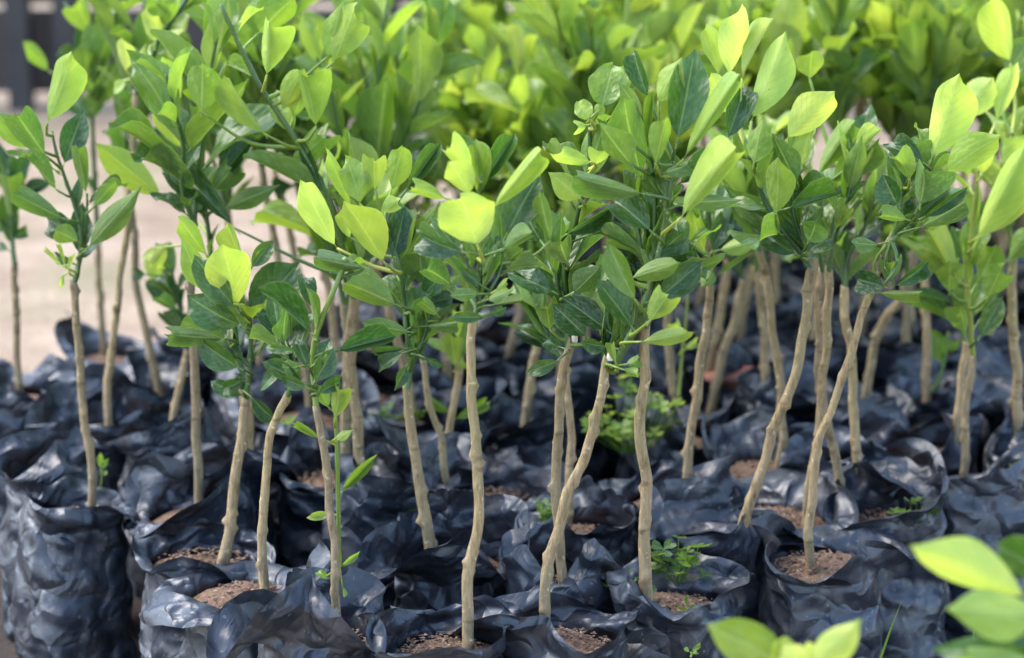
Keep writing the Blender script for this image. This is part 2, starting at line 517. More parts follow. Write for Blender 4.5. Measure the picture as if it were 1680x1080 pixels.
def stem_mesh(name, pts, r0, r1, mat, seed, sides=10, step=0.006, knobs=True, slant=0.0, jag=0.0):
    rng = np.random.RandomState(seed)
    path = catmull(pts, step)
    m = len(path)
    arc = np.concatenate([[0], np.cumsum(np.linalg.norm(np.diff(path, axis=0), axis=1))])
    if jag:
        lat = rng.uniform(-1, 1, (int(arc[-1] / 0.03) + 4, 3)); u = arc / 0.03; i = u.astype(int); f = (u - i)[:, None]
        env = np.minimum(1, np.minimum(arc, arc[-1] - arc) / 0.02)[:, None]
        path = path + (lat[i] * (1 - f) + lat[i + 1] * f) * jag * env
    tan = np.gradient(path, axis=0); tan /= np.linalg.norm(tan, axis=1)[:, None]
    nx = np.cross(tan, [0.0, 1.0, 0.13]); nx /= np.linalg.norm(nx, axis=1)[:, None]
    ny = np.cross(tan, nx)
    th = np.arange(sides) / sides * 2 * np.pi
    rad = (r0 + (r1 - r0) * (arc / arc[-1]) ** 0.9)[:, None] * (1 + 0.07 * tri_noise(np.tile(th, (m, 1)) / (2 * np.pi) * 5, np.tile((arc / 0.012)[:, None], (1, sides)), 5, seed))
    if knobs:
        s = rng.uniform(0.005, 0.02)
        az = rng.uniform(0, 6.28)
        while s < arc[-1] - 0.004:
            az += 2.4 + rng.uniform(-0.5, 0.5)
            d = np.angle(np.exp(1j * (th - az)))
            amp = rng.uniform(0.2, 0.95); sz = rng.uniform(0.0024, 0.0042)
            rad = rad * (1 + amp * np.exp(-((arc - s) / sz) ** 2)[:, None] * np.exp(-(d / 0.55) ** 2)[None, :])
            rad = rad * (1 + rng.uniform(0, 0.07) * np.exp(-((arc - s) / 0.006) ** 2)[:, None])
            s += rng.uniform(0.006, 0.034)
    V = path[:, None, :] + rad[:, :, None] * (np.cos(th)[None, :, None] * nx[:, None, :] + np.sin(th)[None, :, None] * ny[:, None, :])
    if slant:
        V[-1] += tan[-1] * (np.cos(th) * slant * r1)[:, None]
    V = V.reshape(-1, 3)
    f = grid_faces(m, sides, True)
    f.append(tuple((m - 1) * sides + i for i in range(sides)))
    org = path[0].copy()
    return mesh_of(name, V - org, f, mat), org

def shoot_part(parent, origin, pts, r0, r1, seed, green=0.4, sides=8, knobs=True):
    me, org = stem_mesh('shoot', pts, r0, r1, M_SHOOT, seed, sides, 0.007, knobs)
    o = obj('shoot', me, parent, Vector(org) - Vector(origin))
    rng = random.Random(seed)
    c = leaf_col(green, rng)
    o.color = (c[0] * 1.1, c[1] * 0.95, c[2], 1)
    return o

def clothe(parent, origin, pts, n, size, g0, g1, rng, back_bias=True, start=0.15, ratio=0.46):
    path = catmull(pts, 0.006)
    m = len(path)
    az = rng.uniform(0, 6.28)
    for i in range(n):
        t = start + (1 - start) * (i + rng.uniform(0, 0.6)) / n
        k = min(m - 2, int(t * (m - 1)))
        d = Vector(path[k + 1] - path[max(0, k - 1)]).normalized()
        az += 2.4 + rng.uniform(-0.4, 0.4)
        s = d.orthogonal().normalized(); s2 = d.cross(s)
        rad = s * math.cos(az) + s2 * math.sin(az)
        if back_bias and rad.y < -0.25 and rng.random() < 0.75:
            rad = rad - 2 * Vector((0, rad.y, 0))
        a = math.radians(rng.uniform(16, 66) - 16 * t)
        ax = d * math.cos(a) + rad * math.sin(a)
        ax.z += rng.uniform(-0.15, 0.2)
        nn = d * math.sin(a) - rad * math.cos(a) + Vector((rng.uniform(-.35, .35), rng.uniform(-.35, .35), rng.uniform(-.1, .3)))
        L = size * 1.02 * rng.uniform(0.5, 1.22) * (0.72 + 0.45 * math.sin(math.pi * min(1, t * 0.9 + 0.1)))
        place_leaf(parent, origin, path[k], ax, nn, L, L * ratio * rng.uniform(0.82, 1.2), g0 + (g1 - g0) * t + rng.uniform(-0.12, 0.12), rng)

def stalk(parent, origin, sample, base, axis, radius, g, seed):
    # join a leaf base to its shoot with a curved stalk or twig
    d = np.linalg.norm(sample - base, axis=1)
    cost = d + np.maximum(0, sample[:, 2] - (base[2] - 0.35 * d)) * 1.5
    p = sample[int(np.argmin(cost))]
    L = np.linalg.norm(p - base)
    if L < 0.004: return
    ax = np.asarray(axis, float); ax = ax / np.linalg.norm(ax)
    mid = (p + base) / 2 - ax * L * 0.18 + np.array([0, 0, 0.06 * L])
    r = radius * (1.0 + min(1.0, L / 0.06) * 0.7)
    me, org = stem_mesh('leaf_stalk', [p, mid, base + ax * 0.004], r, radius * 0.75, M_SHOOT, seed, 6, 0.008, False)
    o = obj('leaf_stalk', me, parent, Vector(org) - Vector(origin))
    c = leaf_col(max(.3, g), random.Random(seed)); o.color = (c[0] * 1.2, c[1] * 1.05, c[2], 1)

# ------------------------------------------------------------------ grow bags
def bag_meshes(seed, R, hero, hs, params=None):
    rng = np.random.RandomState(seed)
    N = 96 if hero else 60
    mb, mr = (30, 15) if hero else (16, 9)
    th = np.arange(N) / N * 2 * np.pi
    K = rng.randint(6, 9)
    ka = (np.arange(K) + rng.uniform(-0.35, 0.35, K)) / K * 2 * np.pi
    Lk = rng.uniform(0.016, 0.060, K)
    fk = rng.choice([-1.1, -0.5, 0.0, 0.5, 1.1, 1.9, 2.5], K, p=[.12, .14, .15, .16, .15, .16, .12]) + rng.uniform(-0.15, 0.15, K)
    if params: Lk = Lk * params.get('l', 1.0); fk = fk + params.get('f', 0.0)
    ear = rng.randint(K); Lk[ear] += 0.014; Lk[(ear + K // 2) % K] += 0.012
    def per(vals):
        a = np.concatenate([ka - 2 * np.pi, ka, ka + 2 * np.pi]); v = np.concatenate([vals] * 3)
        o = np.argsort(a)
        return np.interp(th, a[o], v[o])
    L, F = per(Lk), per(fk)
    rot = rng.uniform(0, 1.57); n = rng.uniform(2.2, 3.4)
    r0 = R * (np.abs(np.cos(th + rot)) ** n + np.abs(np.sin(th + rot)) ** n) ** (-1 / n) * 0.95
    u = th / (2 * np.pi)
    rows = []
    for j in range(mb):
        s = j / (mb - 1); z = hs * s
        prof = 0.90 + 0.13 * math.sin(math.pi * min(1, s * 0.85 + 0.1)) - 0.03 * s
        vz = np.full(N, z)
        d = 0.0042 * tri_noise(u * 5 + 1.4 * s, vz / 0.019, 5, seed + 1) + 0.007 * tri_noise(u * 4, vz / 0.07, 4, seed + 2) \
            + 0.0036 * tri_noise(u * 11 + 2 * s, vz / 0.026, 11, seed + 3) + 0.0019 * tri_noise(u * 21 + 3 * s, vz / 0.012, 21, seed + 4)
        r = r0 * prof + d * (1 if j else 0) * (1 - 0.55 * s ** 4)
        zz = vz + 0.004 * tri_noise(u * 9, vz / 0.03, 9, seed + 5) * (s > 0)
        rows.append(np.stack([r * np.cos(th), r * np.sin(th), zz], 1))
    r = r0 * (0.90 + 0.13 * math.sin(math.pi * 0.95) - 0.03); z = np.full(N, hs); ang = np.zeros(N)
    for j in range(1, mr + 1):
        s = j / mr
        ang = F * (s ** 0.65)
        ds = L / mr
        r = r + ds * np.sin(ang); z = z + ds * np.cos(ang)
        vv = hs + L * s
        d = 0.0115 * tri_noise(u * 7 + s, vv / 0.030, 7, seed + 6) + 0.0052 * tri_noise(u * 14 + 2 * s, vv / 0.018, 14, seed + 7) + 0.0030 * tri_noise(u * 24 + s, vv / 0.011, 24, seed + 8)
        d = d * min(1, 0.2 + s)
        rr = np.maximum(r + d * np.cos(ang), 0.012); zz = z - d * np.sin(ang) + (0.0025 * tri_noise(u * 30, vv / 0.05, 30, seed + 9) if j == mr else 0)
        rows.append(np.stack([rr * np.cos(th), rr * np.sin(th), zz], 1))
    rs = np.minimum(np.hypot(rows[mb - 1][:, 0], rows[mb - 1][:, 1]), np.minimum(np.hypot(rows[mb - 2][:, 0], rows[mb - 2][:, 1]), np.hypot(rows[mb][:, 0], rows[mb][:, 1]))) * 0.985
    V = np.concatenate(rows)
    f = grid_faces(len(rows), N, True)
    film = mesh_of('bag_film', V, f, M_FILM)
    # soil
    q = 9 if hero else 5; ns = 40 if hero else 20
    sv, sf = [(0, 0, hs + 0.004)], []
    for j in range(1, q + 1):
        fr = j / q
        for i in range(ns):
            a = i / ns * 2 * np.pi
            rr = np.interp(a, th, rs, period=2 * np.pi) * fr
            zz = hs - 0.008 + 0.012 * (1 - fr ** 2) + rng.uniform(-0.0025, 0.0025) + 0.008 * math.cos(a - rot * 4) * fr * (1 - fr * 0.4)
            sv.append((rr * math.cos(a), rr * math.sin(a), zz))
    for i in range(ns):
        sf.append((0, 1 + i, 1 + (i + 1) % ns))
    for j in range(q - 1):
        for i in range(ns):
            k = (i + 1) % ns
            sf.append((1 + j * ns + i, 1 + (j + 1) * ns + i, 1 + (j + 1) * ns + k, 1 + j * ns + k))
    soil = mesh_of('soil', sv, sf, M_SOIL)
    litter = None
    if hero:
        lv, lf = [], []
        for _ in range(330):
            a = rng.uniform(0, 2 * np.pi); rr = np.interp(a, th, rs, period=2 * np.pi) * 0.88 * math.sqrt(rng.uniform(0, 1))
            c = np.array([rr * math.cos(a), rr * math.sin(a), hs - 0.006 + 0.011 * (1 - (rr / R) ** 2) + rng.uniform(-0.002, 0.003)])
            l = rng.uniform(0.0008, 0.0024) * (2.6 if rng.uniform() < 0.07 else 1); w = rng.uniform(0.0006, 0.0017); h = w * 0.5
            e = np.array([math.cos(a * 7.3), math.sin(a * 7.3), rng.uniform(-0.4, 0.4)]); e /= np.linalg.norm(e)
            s = np.cross(e, [0, 0, 1]); s /= np.linalg.norm(s); up = np.cross(s, e)
            b = len(lv)
            for x_, y_, z_ in ((-1, -1, 0), (1, -.6, 0), (1, .7, 0), (-1, 1, 0), (-.8, 0, 1), (.8, 0, 1)):
                lv.append(c + e * l * x_ + s * w * y_ + up * h * z_)
            lf += [(b, b + 1, b + 5, b + 4), (b + 2, b + 3, b + 4, b + 5), (b + 1, b + 2, b + 5), (b + 3, b, b + 4)]
        litter = mesh_of('litter', lv, lf, M_CHIP, False)
    return film, soil, litter

def make_bag(c, seed, R, hero, hs, label, group=None, params=None, proto=None):
    t = empty('grow_bag', (c[0], c[1], 0))
    film, soil, lit = proto or bag_meshes(seed, R, hero, hs, params)
    a = obj('bag_film', film, t); b = obj('soil', soil, t)
    if lit:
        tag(obj('litter', lit, b), kind='stuff')
    if proto:
        t.rotation_euler.z = (seed * 2.399) % 6.283
    tag(t, label, 'grow bag', group)
    return t

# ------------------------------------------------------------------ the seedlings that can be told apart
# trunk: pixel path from the soil up; shoots: pixel paths; leaves: pinned leaves; fill: leaves grown along each shoot
HEROES = []
def hero(**k): HEROES.append(k)

hero(k='a', R=.0525, bagp=dict(l=.75, f=.35), bag=(112, 858), trunk=[(155, 850), (146, 760), (136, 640), (124, 520), (120, 462)], r=(9.5, 7.5),
     lab='tan-stemmed seedling at the left edge, two leafy forks above a bare straight stem', blab='tall black bag at far left front, side fully in view, soil heaped in one corner',
     shoots=[[(121, 466), (131, 425), (133, 380), (120, 330), (106, 290), (92, 250), (85, 215)], [(127, 445), (137, 405), (142, 360), (143, 318)]], sr=(4.2, 2.2), sg=0.2, fill=(3, .055, .1, .2),
     leaves=[(75, 208, 133, 77, 56, 'l', .72, -3, 'f'), (80, 262, 15, 172, 52, 'l', .33, -4), (62, 247, -8, 188, 42, 'l', .45, -2), (103, 275, 136, 184, 46, 'u', .08, 0, 'f'),
             (96, 316, 42, 250, 28, 'l', .3), (143, 324, 125, 235, 28, 'l', .4), (152, 342, 193, 292, 27, 'l', .5), (140, 412, 224, 314, 42, 'l', .42, -4), (110, 362, 20, 317, 40, 'l', .25, -1, 'v'),
             (131, 397, 70, 352, 46, 'u', .08, 1), (131, 399, 90, 376, 36, 'l', .4, -3), (120, 432, 84, 418, 20, 'u', .2), (105, 440, 66, 402, 9, 'l', .95), (108, 440, 92, 398, 8, 'l', .95), (110, 445, 122, 408, 9, 'l', .95), (104, 446, 100, 475, 8, 'u', .9)])
hero(k='b', bag=(20, 668), trunk=[(30, 676), (28, 560), (25, 470), (24, 430)], r=(8, 6), lab='short leafy seedling cut by the left frame edge', blab='black bag at the left frame edge with reddish soil, behind the tall bag',
     shoots=[[(24, 435), (20, 390), (20, 330), (14, 280)]], sr=(4, 2.5), sg=0.15, fill=(5, .055),
     leaves=[(14, 322, -8, 225, 42, 'u', .1), (24, 326, 55, 243, 40, 'u', .18), (20, 330, 12, 284, 42, 'l', .3, -3), (32, 318, 82, 298, 26, 'u', 0.0), (18, 376, -12, 366, 24, 'u', .15), (18, 392, 52, 374, 20, 'u', .2), (16, 412, -14, 400, 16, 'u', .1)])
hero(k='c', bag=(170, 690), trunk=[(174, 728), (180, 590), (196, 470), (206, 380), (216, 290), (223, 200), (222, 150)], r=(8.5, 5.5), lab='tallest seedling, dark thin stem rising past the top edge with pale young leaves', blab='black bag behind the tall front-left bag, foot of the tall dark stem',
     shoots=[[(222, 156), (229, 132), (250, 100), (256, 74), (280, 36), (306, -2), (330, -60)]], sr=(4.5, 3), sg=0.05, fill=(9, .06, .35, .5),
     leaves=[(207, 120, 202, 60, 33, 'l', 1.0, -2, 'f'), (215, 132, 238, 75, 16, 'l', .9), (207, 128, 184, 154, 20, 'u', .95), (255, 74, 244, 8, 40, 'l', .8), (262, 66, 300, 70, 60, 'l', .75, 4), (268, 50, 285, -20, 36, 'l', .5, -2), (290, 24, 326, -10, 14, 'u', .5)])
hero(k='d', bagp=dict(l=.7, f=.55), bag=(325, 915), trunk=[(360, 943), (376, 840), (391, 735), (404, 655)], r=(12, 9), lab='seedling with one large bright round leaf held upright above dark ones', blab='black bag with wide open reddish soil and a pointed corner, second from front left',
     shoots=[[(403, 662), (409, 600), (411, 545), (405, 515), (395, 480)], [(409, 600), (380, 570), (370, 550)]], sr=(5, 3), sg=0.15, fill=(7, .055, .1, .3),
     leaves=[(394, 507, 362, 398, 84, 'l', .82, -4, 'f', 5), (338, 484, 302, 398, 40, 'l', .7, -1), (391, 512, 316, 422, 46, 'u', .3, -5), (401, 538, 300, 492, 56, 'u', .2, -5), (405, 532, 488, 428, 78, 'u', .1, 0, 'f'),
             (376, 556, 252, 550, 34, 'l', .2, -2), (397, 607, 322, 560, 44, 'u', .22, -4), (396, 428, 370, 366, 40, 'l', .7, 0), (410, 442, 448, 395, 30, 'u', .25, 1), (342, 424, 289, 352, 34, 'l', .65, 1), (402, 650, 344, 628, 26, 'u', .1),
             (410, 650, 452, 692, 28, 'u', .12, -3), (404, 622, 358, 644, 24, 'u', .15), (392, 470, 352, 430, 40, 'u', .25, 2)])
hero(k='e', bagseed=64, bagp=dict(l=.9, f=.5), bag=(405, 985), trunk=[(428, 990), (431, 860), (436, 765), (455, 690), (473, 646)], r=(9.5, 7.5), lab='thin seedling whose stem bends right under small leaves', blab='black bag with film crumpled over its mouth, right of the open reddish bag',
     shoots=[[(472, 650), (480, 620), (470, 580), (455, 540)]], sr=(4, 2), sg=0.2, fill=(7, .05, .08, .25),
     leaves=[(490, 600, 436, 570, 22, 'u', .2), (470, 560, 425, 500, 34, 'u', .05, 2), (462, 600, 425, 640, 22, 'u', .1), (478, 560, 480, 500, 34, 'l', .3, 3), (450, 540, 470, 470, 36, 'l', .35, 4)])
hero(k='f', bagp=dict(l=1.1, f=.3), bag=(548, 1062), trunk=[(560, 1078), (551, 930), (541, 830), (530, 745), (519, 668)], r=(10, 7.5), lab='seedling with a separate bright green side shoot running up its grey stem', blab='black bag with a folded-over rim at the bottom edge under the green side shoot',
     shoots=[[(520, 676), (514, 615), (515, 565), (526, 528), (545, 482), (560, 447), (566, 424)], [(556, 900), (555, 820), (553, 740), (549, 650)]], sr=(5, 4), sg=0.55, fill=(4, .05, .1, .25),
     leaves=[(518, 554, 430, 470, 38, 'u', .2, -2, 'v'), (513, 510, 496, 438, 30, 'u', .12, 1), (490, 577, 435, 570, 16, 'u', .2), (506, 606, 486, 554, 24, 'u', .12, -2), (494, 602, 461, 604, 27, 'l', .35), (512, 601, 538, 582, 15, 'l', .45),
             (514, 630, 548, 574, 36, 'u', .15, -2, 'f'), (501, 630, 431, 594, 32, 'u', .1, -2), (506, 638, 459, 620, 22, 'u', .15, -3), (519, 646, 569, 620, 26, 'u', .1, -2), (548, 577, 648, 550, 42, 'u', .02, 0, 'v'), (604, 441, 514, 423, 36, 'l', .25, 0, 'v'),
             (549, 692, 562, 622, 34, 'l', .6, -1), (547, 722, 577, 704, 16, 'l', .7), (529, 722, 474, 690, 13, 'u', .6), (556, 812, 616, 748, 19, 'u', .55), (546, 842, 504, 850, 15, 'u', .6), (556, 932, 592, 906, 11, 'u', .6), (542, 950, 516, 935, 13, 'u', .6), (560, 960, 566, 980, 8, 'l', .6), (540, 672, 520, 630, 24, 'l', .55, 1)])
hero(k='g', bagp=dict(l=.8, f=.3), bag=(742, 1072), trunk=[(763, 1078), (766, 965), (784, 850), (777, 725), (769, 650), (774, 570), (778, 520)], r=(12, 8.5), lab='central seedling with a crumpled yellow-green leaf at the heart of its crown', blab='black bag at the bottom edge with bark litter, foot of the central stem',
     shoots=[[(778, 525), (786, 480), (787, 440), (783, 390), (785, 330), (790, 290)], [(785, 510), (808, 470), (822, 440), (828, 395)], [(782, 500), (770, 440), (745, 400)]], sr=(4.5, 2.5), sg=0.2, fill=(5, .055, .1, .4),
     leaves=[(785, 407, 752, 314, 106, 'l', .82, -6, 'r', 0), (772, 324, 738, 254, 50, 'l', .85, -3), (776, 292, 726, 211, 42, 'l', .8, -1), (796, 280, 744, 221, 40, 'u', .3, 2, 'f'), (789, 305, 844, 221, 38, 'u', .22, 1, 'v'), (804, 348, 890, 245, 44, 'l', .8, -2, 'v'),
             (827, 392, 882, 284, 64, 'u', .12, 1, 'f'), (766, 416, 668, 389, 40, 'u', .02, -4), (737, 328, 661, 298, 26, 'l', .6, -1), (905, 402, 884, 314, 30, 'l', .5, 1), (823, 412, 872, 378, 34, 'l', .4, -3, 'v'), (832, 432, 862, 395, 38, 'l', .45, 1),
             (790, 482, 736, 484, 22, 'l', .32, -3), (796, 494, 838, 474, 20, 'l', .3, -3), (803, 502, 858, 490, 15, 'l', .3, -2), (800, 516, 832, 507, 16, 'u', .2, -2), (797, 520, 740, 521, 20, 'u', .12, -4), (790, 470, 755, 440, 24, 'u', .1, -1), (745, 470, 690, 430, 40, 'l', .2, 3), (800, 445, 838, 420, 30, 'u', .1, 2), (812, 480, 836, 455, 12, 'l', .8, -2)])
hero(k='h', bagp=dict(l=1.3, f=.2), bag=(738, 928), trunk=[(715, 934), (701, 860), (685, 765), (672, 690), (667, 632)], r=(12, 9), lab='seedling left of centre, stem leaning left under broad rounded olive leaves', blab='black bag with a pale blue creased collar, left of the central stem',
     shoots=[[(668, 638), (673, 600), (668, 545), (664, 500), (656, 440), (645, 400), (630, 360)], [(671, 610), (690, 565), (703, 528), (712, 480)]], sr=(5, 3), sg=0.15, fill=(9, .06, .1, .5),
     leaves=[(556, 413, 483, 284, 52, 'l', .97, -1, 'f', 8), (634, 437, 569, 324, 62, 'l', .7, -4, 'f'), (592, 342, 574, 254, 52, 'u', .78, -1), (616, 318, 612, 244, 42, 'l', .7, 0), (580, 347, 531, 240, 24, 'l', .68, 1), (642, 432, 668, 338, 48, 'u', .02, 0, 'f'),
             (624, 352, 658, 322, 30, 'l', .95, -2), (576, 395, 560, 335, 30, 'l', .6, 0), (652, 442, 722, 340, 34, 'l', .5, 2), (656, 503, 566, 461, 62, 'l', .38, -5, 'v', -10), (677, 546, 592, 530, 30, 'l', .28, -3), (700, 470, 680, 410, 46, 'l', .3, 2), (722, 520, 684, 489, 22, 'l', .45, -2), (694, 536, 757, 530, 22, 'l', .3, -2),
             (666, 577, 609, 606, 24, 'u', .1, -3), (668, 572, 607, 578, 15, 'u', .18, -2), (669, 598, 645, 640, 22, 'u', .1, -4), (694, 585, 729, 604, 13, 'u', .2, -3), (640, 318, 664, 236, 42, 'l', .6, 3), (664, 316, 722, 236, 34, 'u', .2, 4, 'v'), (690, 490, 735, 440, 36, 'u', .08, 1), (700, 500, 745, 485, 30, 'u', .1, 1)])
hero(k='i', bagp=dict(l=.9, f=.2), bag=(885, 1058), trunk=[(905, 1042), (895, 950), (918, 862), (955, 750), (985, 640), (996, 590)], r=(12, 9), cut=True, lab='front seedling with curved pale stem leaning right, thick green shoot and tall flat leaf', blab='black bag at the bottom edge with wood-chip soil around the curved pale stem',
     shoots=[[(1003, 612), (1028, 562), (1058, 505), (1071, 450), (1088, 385), (1096, 330), (1104, 262)], [(1062, 495), (1072, 420), (1074, 340), (1072, 270)], [(990, 600), (1003, 560), (1008, 540)]], sr=(7, 3.5), sg=0.22, fill=(11, .06, .08, .35),
     leaves=[(1109, 240, 1143, 79, 68, 'u', .22, -2, 'f', 5), (1117, 268, 1212, 120, 38, 'l', .68, -3, 'v'), (1112, 364, 1207, 236, 66, 'l', .8, -5, 'v', 10), (1046, 499, 991, 399, 40, 'u', .5, -6, 'f'), (1062, 533, 1106, 468, 46, 'l', .62, -6), (1074, 494, 1153, 431, 50, 'u', .15, -2, 'f'),
             (1046, 562, 1141, 545, 28, 'l', .62, -5), (1040, 542, 984, 458, 44, 'u', .1, -1, 'f'), (1074, 275, 1092, 193, 38, 'l', .6, -3), (1078, 172, 1110, 99, 50, 'l', .6, 0), (1065, 165, 1031, 77, 34, 'u', .2, 1), (1057, 305, 1008, 142, 66, 'l', .32, 2, 'f'), (1056, 195, 1020, 138, 28, 'l', .4, 1), (1062, 252, 1070, 150, 18, 'u', .5, -2, 'v'),
             (1064, 320, 938, 292, 44, 'l', .25, -4, 'v'), (1040, 275, 984, 212, 52, 'l', .4, -2), (1047, 245, 983, 194, 32, 'u', .15, 0), (1072, 384, 1000, 312, 52, 'u', .1, -3), (1084, 285, 1147, 270, 24, 'l', .22, -2), (1110, 305, 1180, 254, 42, 'u', .1, 2), (1116, 334, 1216, 326, 28, 'l', .4, 1), (1030, 458, 1118, 430, 36, 'l', .55, -1), (1022, 445, 1062, 408, 34, 'u', .12, 2),
             (1025, 600, 1056, 588, 22, 'l', .4, -4), (1020, 606, 1056, 616, 15, 'l', .5, -5), (1012, 600, 1000, 560, 16, 'l', .5, -4), (1000, 570, 955, 563, 24, 'u', .1, -1), (1080, 420, 1120, 380, 40, 'l', .35, 2), (1092, 330, 1060, 290, 34, 'l', .3, 1), (1040, 420, 1000, 380, 44, 'u', .1, 3)])
hero(k='j', bag=(950, 972), trunk=[(930, 988), (921, 890), (911, 750), (922, 630), (938, 560)], r=(10.5, 9), cut=True, lab='seedling behind the curved pale stem, straight stem with splintered cut top', blab='black bag with a long dark slanting rim, behind the wood-chip bag',
     shoots=[[(932, 575), (931, 500), (926, 440), (940, 390), (950, 340), (965, 285), (968, 195)], [(930, 520), (915, 470), (912, 420)]], sr=(5, 3), sg=0.2, fill=(10, .058, .08, .4),
     leaves=[(913, 482, 830, 440, 42, 'u', .1, -1), (903, 547, 894, 478, 38, 'l', .42, 0), (966, 556, 908, 500, 46, 'u', .1, -3, 'f'), (1002, 547, 926, 486, 44, 'u', .05, -5, 'f'), (934, 437, 914, 392, 50, 'l', .35, -2), (938, 484, 986, 440, 42, 'l', .35, -3), (924, 388, 1006, 344, 32, 'u', .2, -2, 'v'), (964, 388, 1012, 360, 27, 'l', .3, -1), (957, 330, 904, 284, 42, 'l', .72, -2),
             (976, 268, 900, 250, 32, 'l', .9, -2), (975, 275, 992, 230, 40, 'l', .85, -1), (986, 182, 1004, 104, 62, 'u', .62, -2, 'r'), (986, 180, 1034, 106, 44, 'u', .6, -1), (970, 198, 948, 166, 34, 'u', .82, -3, 'r'), (966, 205, 932, 212, 26, 'l', .85, -2, 'c'), (975, 190, 990, 172, 20, 'l', .6, -3), (938, 338, 926, 286, 34, 'l', .4, 0), (920, 590, 864, 614, 24, 'u', .1, -2), (922, 572, 888, 556, 24, 'u', .05, 1), (890, 400, 858, 350, 44, 'u', .1, 3)])
hero(k='k', bag=(952, 885), trunk=[(936, 890), (932, 800), (934, 720), (930, 650), (928, 600)], r=(9, 7), lab='slim seedling half hidden behind the splintered-top stem', blab='black bag with a small clover tuft, behind the splintered-top seedling',
     shoots=[[(928, 605), (936, 560), (960, 520), (985, 470)], [(929, 600), (900, 560), (880, 500)]], sr=(4, 2.5), sg=0.2, fill=(9, .055, .05, .4), leaves=[])
hero(k='l', bagp=dict(l=.8, f=.35), bag=(1085, 985), trunk=[(1062, 1012), (1058, 900), (1059, 800), (1051, 690), (1058, 570), (1060, 520)], r=(12.5, 9.5), lab='straight upright pale stem right of the curved one, standing among clover', blab='black bag with clover and open litter soil under the straight pale stem',
     shoots=[[(1060, 525), (1064, 470), (1050, 400), (1040, 340)], [(1060, 540), (1090, 470), (1130, 400)]], sr=(4.5, 2.5), sg=0.2, fill=(12, .058, .08, .35), leaves=[])
hero(k='m', bagp=dict(l=.8, f=.1), bag=(1130, 832), trunk=[(1115, 852), (1131, 760), (1146, 640), (1158, 520), (1166, 465)], r=(9.5, 8), lab='brownish seedling standing in dark red soil, right of the clover', blab='black bag with dark red soil and a high black back rim, right of centre',
     shoots=[[(1166, 470), (1172, 420), (1165, 380), (1160, 330)]], sr=(4.5, 2.5), sg=0.25, fill=(9, .06, .1, .5),
     leaves=[(1156, 432, 1108, 390, 22, 'l', .4, -2), (1161, 424, 1124, 338, 32, 'l', .6, -1), (1166, 417, 1197, 343, 34, 'u', .15, -1), (1175, 412, 1247, 390, 30, 'l', .6, -2), (1170, 440, 1150, 470, 26, 'l', .35, -2), (1180, 400, 1215, 350, 36, 'u', .1, 2), (1165, 400, 1140, 330, 30, 'l', .5, 1)])
hero(k='n', bag=(1215, 885), trunk=[(1193, 918), (1226, 840), (1268, 715), (1308, 605), (1325, 500), (1330, 440)], r=(10.5, 9), lab='seedling with long stem slanting to the right beside the boxy front bag', blab='black bag squeezed behind the boxy front bag, foot of the slanting stem',
     shoots=[[(1329, 445), (1310, 410), (1280, 375), (1250, 320), (1235, 260)], [(1330, 440), (1318, 400), (1300, 340), (1310, 270)]], sr=(5, 3), sg=0.08, fill=(11, .065, .1, .5),
     leaves=[(1273, 358, 1280, 257, 50, 'l', .5, -4, 'f'), (1236, 274, 1247, 198, 42, 'l', .62, -2), (1310, 304, 1268, 228, 44, 'l', .35, -1), (1289, 343, 1378, 314, 40, 'u', .3, -5, 'v'), (1286, 234, 1372, 139, 66, 'l', .93, 0, 'f'), (1230, 205, 1296, 54, 66, 'l', 1.0, 2, 'f'), (1190, 235, 1232, 127, 46, 'u', .05, 0), (1195, 132, 1214, 4, 54, 'l', 1.0, 3), (1214, 135, 1263, 29, 26, 'l', .9, 2, 'v'), (1200, 190, 1160, 120, 50, 'l', .9, 4), (1180, 130, 1160, 42, 40, 'l', .8, 5),
             (1310, 420, 1240, 380, 34, 'u', .1, -2), (1320, 415, 1370, 380, 40, 'u', .2, -3), (1325, 400, 1345, 360, 46, 'l', .3, -4), (1300, 390, 1225, 340, 34, 'u', .1, 2)])
hero(k='o', R=.063, bag=(1312, 922), trunk=[(1324, 938), (1331, 840), (1346, 725), (1381, 620), (1420, 505), (1450, 415), (1466, 384)], r=(9.5, 7), cut=True, lab='slender grey-green stem slanting right out of the boxy front bag', blab='boxy dusty black bag at front right with flat sides and moss on its soil',
     shoots=[[(1462, 395), (1480, 380), (1500, 360), (1515, 310), (1525, 260)], [(1464, 392), (1475, 350), (1480, 300)]], sr=(5, 3), sg=0.25, fill=(8, .06, .1, .4), bagp=dict(l=0.8, f=-0.25), bagseed=77,
     leaves=[(1524, 270, 1589, 114, 78, 'l', .93, -1, 'f'), (1545, 288, 1642, 214, 64, 'l', .76, -3, 'f'), (1509, 342, 1522, 272, 74, 'l', .22, -5, 'v'), (1476, 342, 1445, 289, 44, 'u', .08, -3), (1521, 272, 1444, 219, 38, 'u', .1, -2), (1492, 362, 1434, 346, 28, 'l', .42, -3), (1504, 376, 1592, 330, 26, 'l', .3, -3), (1510, 360, 1592, 309, 20, 'u', .2, -2), (1495, 300, 1470, 230, 36, 'l', .6, -2), (1455, 472, 1398, 456, 42, 'u', .05, -2), (1458, 468, 1466, 408, 36, 'l', .4, 0), (1463, 472, 1537, 430, 27, 'u', .18, -1), (1436, 481, 1516, 482, 23, 'l', .5, 0), (1445, 402, 1394, 400, 27, 'l', .35, 0)])
